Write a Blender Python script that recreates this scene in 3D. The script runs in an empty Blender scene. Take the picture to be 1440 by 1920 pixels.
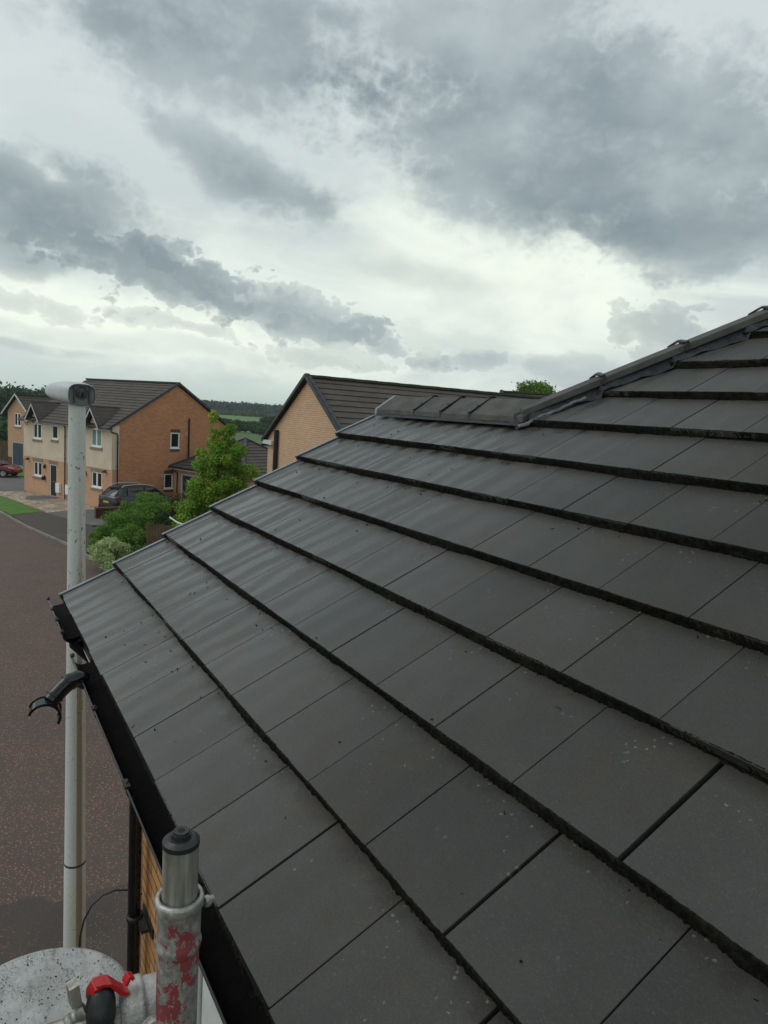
import bpy, math, random
from mathutils import Vector, Matrix
random.seed(7)
R_ = math.radians
scene = bpy.context.scene
COL = scene.collection

# ------------------------------------------------------------------ camera
CAM = Vector((-1.9723, 0.4764, 6.8))
cr = Vector((-0.5146, -0.8549, 0.0659)); cu = Vector((0.1524, -0.0156, 0.9882)); cd = Vector((0.8438, -0.5186, -0.1383))
cam_d = bpy.data.cameras.new('camera'); cam = bpy.data.objects.new('camera', cam_d); COL.objects.link(cam)
M3 = Matrix((cr, cu, -cd)).transposed()
cam.matrix_world = Matrix.Translation(CAM) @ M3.to_4x4()
cam_d.sensor_fit = 'VERTICAL'; cam_d.sensor_height = 36.0; cam_d.lens = 1307.9 / 1920 * 36
cam_d.clip_start = 0.05; cam_d.clip_end = 8000
scene.camera = cam
scene.view_settings.view_transform = 'Standard'; scene.view_settings.look = 'None'
scene.view_settings.exposure = 0.0; scene.view_settings.gamma = 1.0
scene.render.resolution_x = 768; scene.render.resolution_y = 1024

# ------------------------------------------------------------------ node helper
class NT:
    def __init__(s, tree): s.t = tree; s.n = tree.nodes; s.l = tree.links
    def new(s, typ, **kw):
        n = s.n.new(typ)
        for k, v in kw.items(): setattr(n, k, v)
        return n
    def put(s, sock, v):
        if v is None: return
        if hasattr(v, 'node'): s.l.new(v, sock)
        else: sock.default_value = v
    def math(s, op, a, b=None, c=None, clamp=False):
        n = s.new('ShaderNodeMath', operation=op, use_clamp=clamp)
        s.put(n.inputs[0], a); s.put(n.inputs[1], b)
        if c is not None: s.put(n.inputs[2], c)
        return n.outputs[0]
    def vmath(s, op, a, b=None, scale=None):
        n = s.new('ShaderNodeVectorMath', operation=op)
        s.put(n.inputs[0], a); s.put(n.inputs[1], b)
        if scale is not None: s.put(n.inputs['Scale'], scale)
        return n.outputs['Value'] if op in ('LENGTH', 'DOT_PRODUCT', 'DISTANCE') else n.outputs[0]
    def noise(s, vec, scale, detail=4, rough=0.55, dist=0.0, out='Fac'):
        n = s.new('ShaderNodeTexNoise'); s.put(n.inputs['Vector'], vec)
        n.inputs['Scale'].default_value = scale; n.inputs['Detail'].default_value = detail
        n.inputs['Roughness'].default_value = rough; n.inputs['Distortion'].default_value = dist
        return n.outputs[out]
    def voro(s, vec, scale, feature='F1', out='Distance', rand=1.0):
        n = s.new('ShaderNodeTexVoronoi', feature=feature); s.put(n.inputs['Vector'], vec)
        n.inputs['Scale'].default_value = scale; n.inputs['Randomness'].default_value = rand
        return n.outputs[out]
    def ss(s, v, a, b, lo=0.0, hi=1.0):
        n = s.new('ShaderNodeMapRange', interpolation_type='SMOOTHSTEP'); s.put(n.inputs['Value'], v)
        n.inputs['From Min'].default_value = a; n.inputs['From Max'].default_value = b
        n.inputs['To Min'].default_value = lo; n.inputs['To Max'].default_value = hi
        return n.outputs[0]
    def mix(s, f, a, b, mode='MIX'):
        n = s.new('ShaderNodeMix', data_type='RGBA', blend_type=mode)
        s.put(n.inputs[0], f)
        s.put(n.inputs[6], a if hasattr(a, 'node') else (*a, 1) if len(a) == 3 else a)
        s.put(n.inputs[7], b if hasattr(b, 'node') else (*b, 1) if len(b) == 3 else b)
        return n.outputs[2]
    def mapping(s, vec, loc=(0, 0, 0), rot=(0, 0, 0), sc=(1, 1, 1), typ='POINT'):
        n = s.new('ShaderNodeMapping', vector_type=typ); s.put(n.inputs[0], vec)
        n.inputs['Location'].default_value = loc; n.inputs['Rotation'].default_value = rot; n.inputs['Scale'].default_value = sc
        return n.outputs[0]

# ------------------------------------------------------------------ sky (world)
SUN_EL, SUN_AZ = 48.0, 62.0        # azimuth measured from +x towards +y
world = bpy.data.worlds.new('World'); scene.world = world; world.use_nodes = True
W = NT(world.node_tree); W.n.clear()
wout = W.new('ShaderNodeOutputWorld'); bg = W.new('ShaderNodeBackground'); W.l.new(bg.outputs[0], wout.inputs[0])
bg.inputs['Strength'].default_value = 0.1
sky = W.new('ShaderNodeTexSky', sky_type='NISHITA'); sky.sun_disc = False
sky.sun_elevation = R_(SUN_EL); sky.sun_rotation = R_(90 - SUN_AZ); sky.air_density = 1.0; sky.dust_density = 3.0
tc = W.new('ShaderNodeTexCoord'); dirv = tc.outputs['Generated']
sp = W.new('ShaderNodeSeparateXYZ'); W.l.new(dirv, sp.inputs[0])
az = W.math('MULTIPLY', W.math('ARCTAN2', sp.outputs[1], sp.outputs[0]), -180 / math.pi)      # degrees, to the right of +x
el = W.math('MULTIPLY', W.math('ARCSINE', sp.outputs[2]), 180 / math.pi)
cxyz = W.new('ShaderNodeCombineXYZ'); W.l.new(az, cxyz.inputs[0]); W.l.new(el, cxyz.inputs[1])
P = cxyz.outputs[0]
# clouds thin out and flatten towards the horizon: noise space compressed there
zc = W.math('ADD', W.math('MAXIMUM', sp.outputs[2], 0.0), 0.16)
pl = W.new('ShaderNodeCombineXYZ')
W.l.new(W.math('DIVIDE', sp.outputs[0], zc), pl.inputs[0]); W.l.new(W.math('DIVIDE', sp.outputs[1], zc), pl.inputs[1])
PL = pl.outputs[0]
wv = W.vmath('ADD', P, W.vmath('SCALE', W.vmath('SUBTRACT', W.noise(P, 0.55, 4, 0.6, 0, 'Color'), (0.5, 0.5, 0.5)), None, 1.6))
def billow(sc_, offs=(0, 0, 0)):
    return W.math('SUBTRACT', 0.62, W.voro(W.mapping(wv, loc=offs, sc=(0.8, 1.15, 1)), sc_))
bil = W.math('ADD', W.math('MULTIPLY', billow(0.42), 0.55), W.math('ADD', W.math('MULTIPLY', billow(0.95), 0.33), W.math('MULTIPLY', billow(2.0), 0.22)))
n_plain = W.noise(W.mapping(P, sc=(0.85, 1.25, 1)), 0.33, 9, 0.58, 0.15)
n_cu = W.math('ADD', W.math('MULTIPLY', W.math('SUBTRACT', bil, 0.20), 1.5), W.math('ADD', 0.5, W.math('MULTIPLY', W.math('SUBTRACT', n_plain, 0.5), 0.8)))
n_edge = W.math('ADD', W.math('MULTIPLY', n_plain, 0.62), W.math('ADD', W.math('MULTIPLY', bil, 0.62), 0.04))
n_big = W.noise(PL, 0.9, 7, 0.55, 0.3)
n_fine = W.noise(W.mapping(P, sc=(0.7, 1.2, 1)), 0.13, 8, 0.50, 0.1)
n_soft = W.noise(W.mapping(P, loc=(13, 5, 0), sc=(0.55, 1.5, 1)), 0.12, 6, 0.55, 0.6)
warp = W.vmath('MULTIPLY', W.vmath('SUBTRACT', W.noise(P, 0.11, 3, 0.5, 0, 'Color'), (0.5, 0.5, 0.5)), (7, 4, 0))
PW = W.vmath('ADD', P, warp)
BQ = []
def blob(azr, e, ra, re, rot, soft, amp, src=None):
    v = W.mapping(PW, loc=(azr, e, 0), rot=(0, 0, R_(rot)), sc=(ra, re, 1), typ='TEXTURE')
    q = W.math('SUBTRACT', 1.0, W.vmath('LENGTH', v))
    q = W.math('ADD', q, W.math('MULTIPLY', W.math('SUBTRACT', src or n_edge, 0.5), amp))
    BQ.append(q)
    return W.ss(q, -soft, soft)
# (azimuth right of +x, elevation, radii, tilt, softness, edge amplitude, darkness)
MASSES = [
    (15, 26.5, 14, 6.2, -12, 0.30, 1.0, 0.80),
    (45, 20.0, 19, 7.2, -4, 0.24, 1.0, 0.82),
    (53, 14.6, 10, 3.6, -3, 0.18, 0.9, 0.75),
    (36, 27.0, 12, 6.5, 0, 0.40, 1.2, 0.60),
    (19, 17.2, 8.0, 2.4, -25, 0.25, 1.0, 0.72),
    (3, 12.6, 10, 3.8, 2, 0.20, 0.8, 0.85),
    (12, 9.4, 11, 2.5, -8, 0.09, 0.9, 0.74), (22, 7.7, 10, 2.0, -13, 0.08, 0.9, 0.66), (31, 5.6, 5, 1.2, -12, 0.08, 1.2, 0.5), (0, 9.0, 9, 1.6, -2, 0.16, 0.9, 0.66),
    (10, 4.3, 17, 0.8, -2, 0.3, 1.0, 0.20),
    (27, 4.6, 8, 1.0, -3, 0.1, 1.1, 0.34), (38.5, 4.5, 3.2, .8, -4, .08, 1.1, .42),
    (52, 7.8, 4.4, 1.9, 0, 0.08, 1.1, 0.46),
    (46, 4.4, 5.0, 1.2, 0, 0.15, 1.2, 0.36),
    (33, 10.6, 8.0, 1.1, -4, 0.5, 1.0, 0.22), (5, 6.2, 6, .7, -3, .1, 1.1, .34), (14, 5.6, 6, .7, -6, .1, 1.1, .34), (3, 3.2, 9, .5, 0, .3, 1.0, .2), (50, 3.0, 6, .6, 0, .3, 1.0, .25),
    (75, 20, 12, 7, 10, 0.2, 1.0, 0.7), (-14, 18, 14, 6, 5, 0.2, 1.0, 0.7), (100, 12, 16, 5, 0, 0.2, 1.0, 0.6),
    (-40, 25, 16, 7, 0, 0.2, 1.0, 0.7), (150, 22, 30, 9, 0, 0.2, 1.0, 0.7), (-110, 20, 26, 8, 0, 0.2, 1.0, 0.7),
]
inv = None
for (a_, e_, ra, re, rot, so, am, dk) in MASSES:
    cov = blob(a_, e_, ra, re, rot, so, am, n_cu if so <= 0.1 else None)
    dep = W.ss(BQ[-1], -0.1, 0.60, 0.58, 1.05)                     # thin edges let more light through
    b = W.math('SUBTRACT', 1.0, W.math('MULTIPLY', W.math('MULTIPLY', cov, dep), dk), clamp=True)
    inv = b if inv is None else W.math('MULTIPLY', inv, b)
# above the picture a broken sheet of the same cloud
sheet = W.math('MULTIPLY', W.ss(n_big, 0.42, 0.62), W.ss(el, 24, 40))
inv = W.math('MULTIPLY', inv, W.math('SUBTRACT', 1.0, W.math('MULTIPLY', sheet, 0.8)))
dark = W.math('SUBTRACT', 1.0, inv, clamp=True)
bright = W.math('ADD', W.math('MULTIPLY', blob(41, 10.8, 12, 4.2, -12, 0.6, 1.2, n_soft), W.ss(n_plain, .25, .6, .7, 1.0)), W.math('MULTIPLY', blob(8, 5.6, 22, 2.4, -3, 0.5, 1.2), 1.0), clamp=True)
puff = W.math('MAXIMUM', blob(37.8, 5.6, 2.6, .9, -12, 0.30, 1.6), W.math('MAXIMUM', blob(33.8, 6.2, 1.5, 1.0, -30, 0.30, 1.6), blob(28, 4.9, 4, .6, -5, .35, 1.6)))
base = W.mix(W.ss(n_soft, 0.35, 0.68), (0.62, 0.70, 0.69), (0.84, 0.92, 0.86))
base = W.mix(W.ss(el, 26, 10), (0.66, 0.73, 0.745), base)
base = W.mix(W.math('MULTIPLY', bright, 0.9), base, (0.97, 1.04, 0.92))
base = W.mix(W.ss(el, 3.0, 0.3), base, (0.60, 0.70, 0.655))
shade = W.math('ADD', W.math('MULTIPLY', n_fine, 0.80), W.math('ADD', W.math('MULTIPLY', bil, 0.24), 0.06))
cdark = W.mix(W.ss(shade, 0.34, 0.76), (0.215, 0.280, 0.315), (0.46, 0.535, 0.560))
skyc = W.mix(dark, base, cdark)
skyc = W.mix(W.math('MULTIPLY', puff, 0.7), skyc, (0.72, 0.80, 0.74))
skyc = W.mix(W.ss(el, 0.4, -3), skyc, (0.16, 0.20, 0.15))
lum = W.vmath('SCALE', skyc, None, 9.6)
mx = W.new('ShaderNodeMix', data_type='RGBA', blend_type='ADD'); mx.inputs[0].default_value = 0.015
W.l.new(lum, mx.inputs[6]); W.l.new(sky.outputs[0], mx.inputs[7]); W.l.new(mx.outputs[2], bg.inputs['Color'])
world.cycles.sampling_method = 'MANUAL'; world.cycles.sample_map_resolution = 512

sun_d = bpy.data.lights.new('sun', 'SUN'); sun = bpy.data.objects.new('sun', sun_d); COL.objects.link(sun)
sun_d.energy = 0.9; sun_d.angle = R_(40); sun_d.color = (1.0, 0.97, 0.92)
sd = Vector((math.cos(R_(SUN_EL)) * math.cos(R_(SUN_AZ)), math.cos(R_(SUN_EL)) * math.sin(R_(SUN_AZ)), math.sin(R_(SUN_EL))))
sun.rotation_euler = sd.to_track_quat('Z', 'Y').to_euler()

# ------------------------------------------------------------------ materials
MATS = {}
def mat(name, col, rough=0.8, metal=0.0, spec=0.5, build=None):
    m = bpy.data.materials.new(name); m.use_nodes = True
    T = NT(m.node_tree); b = T.n['Principled BSDF']
    b.inputs['Base Color'].default_value = (*col, 1); b.inputs['Roughness'].default_value = rough
    b.inputs['Metallic'].default_value = metal; b.inputs['Specular IOR Level'].default_value = spec
    if build: build(T, b)
    MATS[name] = m
    return m
def obco(T): return T.new('ShaderNodeTexCoord').outputs['Object']
def uvco(T): return T.new('ShaderNodeTexCoord').outputs['UV']
def bump(T, b, h, strength, dist=0.01):
    n = T.new('ShaderNodeBump'); n.inputs['Strength'].default_value = strength; n.inputs['Distance'].default_value = dist
    T.put(n.inputs['Height'], h); T.l.new(n.outputs[0], b.inputs['Normal'])
def mottled(name, c1, c2, scale=8, rough=0.8, metal=0, bs=0.2, bd=0.003, spec=0.5, detail=6):
    def f(T, b):
        n = T.noise(obco(T), scale, detail, 0.6)
        T.l.new(T.mix(T.ss(n, 0.3, 0.7), c1, c2), b.inputs['Base Color'])
        bump(T, b, T.noise(obco(T), scale * 6, 4), bs, bd)
    return mat(name, c1, rough, metal, spec, f)

def tile_build(T, b):
    uv = uvco(T); s = T.new('ShaderNodeSeparateXYZ'); T.l.new(uv, s.inputs[0])
    fr = T.math('FRACT', s.outputs[1])                       # 0 at the butt, 1 under the next butt
    ob = obco(T)
    at = T.new('ShaderNodeAttribute'); at.attribute_name = 'rnd'
    tone = T.math('ADD', T.math('MULTIPLY', at.outputs['Fac'], 0.42), 0.80)
    big = T.noise(ob, 2.6, 4, 0.6)
    mid = T.noise(ob, 14, 5, 0.6)
    st = T.noise(T.mapping(uv, sc=(7.0, 0.40, 1)), 1.0, 1.5, 0.5)        # streaks running down the slope
    wob = T.math('ADD', T.math('MULTIPLY', s.outputs[0], 41.9), T.math('MULTIPLY', T.noise(T.mapping(uv, sc=(3.0, 0.6, 1)), 1.0, 3, .6), 9.0))
    wave = T.math('ADD', T.math('MULTIPLY', T.math('SINE', wob), 0.19), 0.49)
    st = T.math('ADD', T.math('MULTIPLY', st, 0.45), T.math('MULTIPLY', wave, 0.55))
    gr = T.noise(ob, 420, 2, 0.7)
    c = T.mix(T.ss(big, 0.3, 0.7), (0.036, 0.0368, 0.0345), (0.051, 0.0505, 0.047))
    c = T.mix(T.ss(mid, 0.35, 0.8, 0, 0.35), c, (0.070, 0.062, 0.052))
    far = T.ss(s.outputs[0], 0.3, -1.0, 0.12, 1.0)
    c = T.mix(T.math('MULTIPLY', T.ss(st, 0.42, 0.60, 0, 0.78), far), c, (0.040, 0.040, 0.038))
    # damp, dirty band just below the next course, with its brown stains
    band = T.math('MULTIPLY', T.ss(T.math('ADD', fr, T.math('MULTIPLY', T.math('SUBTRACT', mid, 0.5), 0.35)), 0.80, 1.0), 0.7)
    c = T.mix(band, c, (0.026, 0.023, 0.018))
    stain = T.math('MULTIPLY', T.ss(T.noise(ob, 3.7, 5, 0.7), 0.50, 0.70), 0.75)
    c = T.mix(stain, c, (0.050, 0.040, 0.030))
    # pale grit in the concrete
    sp1 = T.math('MULTIPLY', T.ss(T.voro(ob, 170), 0.20, 0.10), T.ss(T.noise(ob, 55, 2), 0.44, 0.60))
    c = T.mix(T.math('MULTIPLY', sp1, 0.28), c, (0.24, 0.24, 0.225))
    # small lichen spots, thicker towards the top of each tile
    lv = T.vmath('ADD', T.mapping(uv, sc=(1, 0.33, 1)), T.vmath('SCALE', T.noise(ob, 110, 3, .7, 0, 'Color'), None, .014))
    lich = T.math('MULTIPLY', T.ss(T.voro(lv, 46), 0.20, 0.11), T.ss(T.math('ADD', T.noise(ob, 9, 3), T.math('MULTIPLY', fr, 0.20)), 0.66, 0.76))
    c = T.mix(T.math('MULTIPLY', lich, 0.7), c, (0.20, 0.205, 0.15))
    blk = T.math('MULTIPLY', T.ss(T.voro(ob, 46), 0.10, 0.05), T.ss(T.noise(ob, 12, 2), 0.52, 0.60))
    c = T.mix(T.math('MULTIPLY', blk, 0.8), c, (0.012, 0.011, 0.009))
    c = T.mix(T.ss(gr, 0.35, 0.70, 0, 0.50), c, (0.026, 0.026, 0.025))
    c = T.mix(T.ss(T.noise(ob, 190, 4, 0.75), 0.52, 0.72, 0, 0.30), c, (0.12, 0.118, 0.108))
    mm = T.new('ShaderNodeVectorMath', operation='SCALE'); T.l.new(c, mm.inputs[0]); T.l.new(tone, mm.inputs['Scale'])
    T.l.new(mm.outputs[0], b.inputs['Base Color'])
    r = T.math('ADD', T.math('ADD', T.ss(s.outputs[0], 1.0, -1.2, 0.56, 0.31), T.math('MULTIPLY', T.ss(st, 0.38, 0.60, -0.13, 0.27), far)), T.ss(mid, 0.3, 0.7, -0.04, 0.05))
    T.l.new(T.math('ADD', r, T.math('MULTIPLY', band, 0.25), clamp=True), b.inputs['Roughness'])
    h = T.math('ADD', T.math('MULTIPLY', gr, 0.5), T.math('MULTIPLY', T.noise(ob, 130, 4, 0.6), 0.9))
    h = T.math('ADD', h, T.math('MULTIPLY', T.noise(ob, 24, 3), 1.6))
    T.l.new(T.ss(s.outputs[0], 0.9, -1.1, 0.30, 1.0), b.inputs['Specular IOR Level'])
    bump(T, b, T.math('MULTIPLY', h, T.ss(s.outputs[0], 0.8, -1.2, 1.0, 0.45)), 0.75, 0.0018)
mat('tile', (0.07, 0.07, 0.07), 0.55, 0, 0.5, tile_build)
def rtile_build(T, b):
    ob = obco(T); gr = T.noise(ob, 260, 3, 0.7); m_ = T.noise(ob, 11, 5, 0.6)
    c = T.mix(T.ss(m_, 0.3, 0.72), (0.058, 0.060, 0.056), (0.105, 0.103, 0.094))
    c = T.mix(T.ss(gr, 0.42, 0.70, 0, 0.6), c, (0.040, 0.041, 0.036))
    sp1 = T.math('MULTIPLY', T.ss(T.voro(ob, 150), 0.20, 0.10), T.ss(T.noise(ob, 40, 2), 0.5, 0.65))
    c = T.mix(T.math('MULTIPLY', sp1, 0.5), c, (0.28, 0.28, 0.24))
    T.l.new(c, b.inputs['Base Color'])
    bump(T, b, T.math('ADD', gr, T.math('MULTIPLY', T.noise(ob, 60, 4), 1.5)), 0.8, 0.003)
mat('ridge_concrete', (0.09, 0.09, 0.085), 0.8, 0, 0.4, rtile_build)
def moss_build(T, b):
    ob = obco(T)
    c = T.mix(T.ss(T.noise(ob, 60, 4, 0.7), 0.4, 0.7), (0.006, 0.0062, 0.005), (0.022, 0.022, 0.016))
    c = T.mix(T.ss(T.noise(ob, 9, 3), 0.55, 0.72, 0, 0.6), c, (0.032, 0.027, 0.015))
    T.l.new(c, b.inputs['Base Color']); bump(T, b, T.noise(ob, 240, 4, 0.7), 1.0, 0.006)
mat('moss', (0.015, 0.015, 0.008), 0.97, 0, 0.15, moss_build)
mat('under', (0.008, 0.008, 0.008), 0.9)
mottled('black_plastic', (0.004, 0.0045, 0.005), (0.009, 0.010, 0.011), 18, 0.12, 0, 0.1, 0.002, 0.5)
mottled('black_matt', (0.008, 0.009, 0.010), (0.022, 0.024, 0.026), 30, 0.45, 0, 0.3, 0.003)
mottled('gutter_black', (0.0012, 0.0012, 0.001), (0.0035, 0.0035, 0.003), 40, 0.75, 0, 0.8, 0.004, 0.08)
mottled('membrane', (0.010, 0.012, 0.015), (0.030, 0.034, 0.040), 25, 0.28, 0, 0.9, 0.01)
mottled('flap_grey', (0.06, 0.068, 0.08), (0.12, 0.13, 0.145), 30, 0.3, 0, 0.4, 0.003)
mottled('verge_plastic_lit', (0.15, 0.175, 0.21), (0.22, 0.25, 0.29), 9, 0.33, 0, 0.1, 0.001)  # dark verge plastic with the sky's reflection put into the colour
mottled('verge_plastic_shaded', (0.020, 0.024, 0.032), (0.045, 0.05, 0.06), 12, 0.4, 0, 0.1, 0.001)  # same plastic painted darker for its shaded side
mottled('white_upvc', (0.80, 0.81, 0.81), (0.86, 0.86, 0.86), 3, 0.35, 0, 0.05, 0.001)
mottled('white_paint', (0.55, 0.56, 0.55), (0.66, 0.67, 0.66), 5, 0.6, 0, 0.1, 0.002)
mottled('dark_trim', (0.020, 0.025, 0.032), (0.04, 0.045, 0.055), 4, 0.5)
mottled('stone', (0.22, 0.165, 0.11), (0.29, 0.22, 0.15), 3, 0.85)
mottled('render_beige', (0.62, 0.50, 0.385), (0.69, 0.575, 0.45), 1.3, 0.92, 0, 0.5, 0.01)
mottled('door_blue', (0.030, 0.045, 0.075), (0.045, 0.062, 0.095), 2, 0.45)
mottled('door_black', (0.008, 0.008, 0.009), (0.014, 0.014, 0.015), 5, 0.35)
mottled('cream', (0.5, 0.36, 0.22), (0.55, 0.4, 0.26), 5, 0.7)
mottled('curtain', (0.16, 0.25, 0.21), (0.20, 0.31, 0.26), 2, 0.8)
mottled('timber', (0.055, 0.038, 0.020), (0.12, 0.08, 0.045), 3, 0.85)
mottled('bark', (0.05, 0.038, 0.025), (0.11, 0.085, 0.06), 8, 0.9, 0, 0.8, 0.02)
mat('glass', (0.012, 0.016, 0.018), 0.08, 0, 0.6)
mat('tyre', (0.012, 0.012, 0.012), 0.8); mat('alloy', (0.35, 0.35, 0.36), 0.35, 0.8)
mottled('rim_metal', (0.32, 0.33, 0.34), (0.42, 0.43, 0.44), 6, 0.3, 0.8)
mat('car_grey', (0.045, 0.052, 0.060), 0.25, 0.4); mat('car_red', (0.17, 0.008, 0.012), 0.22, 0.1)
mat('tail_red', (0.35, 0.01, 0.01), 0.2); mat('plate_yellow', (0.62, 0.36, 0.02), 0.5); mat('headlight', (0.5, 0.52, 0.55), 0.1)
mat('rail_silver', (0.55, 0.56, 0.57), 0.3, 0.6)
mat('red_plastic', (0.42, 0.008, 0.012), 0.35)

def brick_mat(name, c1, c2, mortar, bump_s=0.4):
    def f(T, b):
        uv = uvco(T)
        t = T.new('ShaderNodeTexBrick'); T.l.new(uv, t.inputs['Vector'])
        t.inputs['Scale'].default_value = 1; t.inputs['Brick Width'].default_value = 0.225; t.inputs['Row Height'].default_value = 0.075
        t.inputs['Mortar Size'].default_value = 0.0065; t.inputs['Mortar Smooth'].default_value = 0.3
        t.inputs['Color1'].default_value = (*c1, 1); t.inputs['Color2'].default_value = (*c2, 1); t.inputs['Mortar'].default_value = (*mortar, 1)
        t.inputs['Bias'].default_value = -0.1
        n = T.noise(uv, 0.9, 5, 0.6); n2 = T.noise(uv, 11, 3, 0.6)
        c = T.mix(T.ss(n, 0.3, 0.7, 0, 0.22), t.outputs[0], (c1[0] * 0.62, c1[1] * 0.62, c1[2] * 0.62))
        c = T.mix(T.ss(n2, 0.4, 0.8, 0, 0.25), c, (c2[0] * 1.25, c2[1] * 1.25, c2[2] * 1.25))
        T.l.new(c, b.inputs['Base Color']); bump(T, b, T.math('SUBTRACT', 1.0, t.outputs['Fac']), bump_s, 0.006)
    return mat(name, c1, 0.9, 0, 0.3, f)
brick_mat('brick_orange', (0.43, 0.18, 0.09), (0.57, 0.26, 0.135), (0.60, 0.40, 0.26))
brick_mat('brick_front', (0.56, 0.32, 0.20), (0.62, 0.36, 0.24), (0.52, 0.34, 0.23))
brick_mat('brick_buff', (0.62, 0.40, 0.25), (0.70, 0.46, 0.31), (0.24, 0.16, 0.11), 0.8)
brick_mat('brick_dark', (0.12, 0.060, 0.038), (0.17, 0.085, 0.055), (0.10, 0.07, 0.055))
brick_mat('brick_house', (0.42, 0.20, 0.075), (0.52, 0.27, 0.11), (0.05, 0.035, 0.025), 0.8)
def oroof(T, b):
    ob = obco(T); n = T.noise(ob, 1.6, 5, 0.6); g = T.noise(ob, 14, 4, 0.7)
    c = T.mix(T.ss(n, 0.3, 0.7), (0.072, 0.060, 0.053), (0.100, 0.085, 0.075))
    c = T.mix(T.ss(g, 0.42, 0.72, 0, 0.5), c, (0.105, 0.098, 0.088)); T.l.new(c, b.inputs['Base Color'])
    bump(T, b, g, 0.5, 0.02)
mat('roof_brown', (0.07, 0.06, 0.055), 0.85, 0, 0.3, oroof)
def oridge(T, b):
    g = T.noise(obco(T), 5, 4, 0.7)
    T.l.new(T.mix(T.ss(g, 0.4, 0.65), (0.055, 0.058, 0.05), (0.055, 0.075, 0.045)), b.inputs['Base Color'])
mat('ridge_mossy', (0.06, 0.07, 0.05), 0.9, 0, 0.3, oridge)

def road_build(T, b):
    ob = obco(T)
    n = T.noise(ob, 0.35, 5, 0.6); w = T.noise(ob, 1.7, 4, 0.6)
    c = T.mix(T.ss(n, 0.3, 0.7), (0.082, 0.061, 0.049), (0.110, 0.083, 0.067))
    c = T.mix(T.ss(T.noise(ob, 45, 3, 0.7), 0.35, 0.7, 0, 0.5), c, (0.050, 0.041, 0.035))
    den = T.ss(T.math('ADD', T.noise(ob, 0.9, 4, 0.65), T.math('MULTIPLY', w, 0.3)), 0.55, 0.80)
    v = T.new('ShaderNodeTexVoronoi', feature='F1'); T.l.new(T.vmath('ADD', ob, T.vmath('SCALE', T.noise(ob, 30, 2, 0.5, 0, 'Color'), None, 0.02)), v.inputs['Vector'])
    v.inputs['Scale'].default_value = 29
    s = T.new('ShaderNodeSeparateXYZ'); T.l.new(v.outputs['Color'], s.inputs[0])
    pick = T.ss(T.math('SUBTRACT', s.outputs[0], T.math('MULTIPLY', den, 0.45)), 0.42, 0.36)
    chip = T.math('MULTIPLY', T.ss(v.outputs['Distance'], 0.40, 0.26), pick)
    cc = T.mix(s.outputs[1], (0.28, 0.105, 0.07), (0.40, 0.20, 0.145))
    c = T.mix(T.math('MULTIPLY', chip, 0.85), c, cc)
    T.l.new(c, b.inputs['Base Color'])
    T.l.new(T.ss(n, 0.3, 0.7, 0.62, 0.8), b.inputs['Roughness'])
    bump(T, b, T.noise(ob, 60, 3), 0.4, 0.01)
mat('road', (0.07, 0.055, 0.05), 0.75, 0, 0.3, road_build)
def path_build(T, b):
    ob = obco(T); n = T.noise(ob, 0.7, 5, 0.6)
    c = T.mix(T.ss(n, 0.3, 0.7), (0.060, 0.050, 0.044), (0.078, 0.065, 0.056))
    v = T.voro(ob, 24); c = T.mix(T.math('MULTIPLY', T.math('MULTIPLY', T.ss(v, 0.26, 0.14), T.ss(T.noise(ob, 1.3, 4, .6), .42, .6, .25, 1)), 0.75), c, (0.30, 0.15, 0.12))
    T.l.new(c, b.inputs['Base Color']); bump(T, b, T.noise(ob, 70, 3), 0.3, 0.008)
mat('path', (0.05, 0.045, 0.045), 0.8, 0, 0.3, path_build)
mottled('drive', (0.10, 0.098, 0.095), (0.135, 0.13, 0.125), 0.8, 0.85, 0, 0.3, 0.01)
mottled('kerb', (0.17, 0.15, 0.13), (0.24, 0.22, 0.19), 2.5, 0.85)
def gravel_build(T, b):
    ob = obco(T); v = T.new('ShaderNodeTexVoronoi', feature='F1'); T.l.new(ob, v.inputs['Vector']); v.inputs['Scale'].default_value = 9
    s = T.new('ShaderNodeSeparateXYZ'); T.l.new(v.outputs['Color'], s.inputs[0])
    c = T.mix(s.outputs[0], (0.22, 0.16, 0.11), (0.62, 0.52, 0.42))
    c = T.mix(T.ss(T.noise(ob, 0.8, 4), 0.40, 0.62, 0, 0.55), c, (0.17, 0.13, 0.10))
    T.l.new(c, b.inputs['Base Color']); bump(T, b, v.outputs['Distance'], 0.9, 0.05)
mat('gravel', (0.4, 0.33, 0.27), 0.9, 0, 0.3, gravel_build)
mottled('lawn', (0.050, 0.135, 0.014), (0.085, 0.19, 0.022), 1.2, 0.95, 0, 0.6, 0.05)
mottled('ground_grass', (0.045, 0.095, 0.022), (0.075, 0.13, 0.030), 0.02, 0.95)
mottled('field_pale', (0.26, 0.30, 0.070), (0.33, 0.36, 0.10), 0.04, 0.95)
mottled('field_green', (0.075, 0.155, 0.035), (0.095, 0.18, 0.045), 0.01, 0.95)

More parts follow.
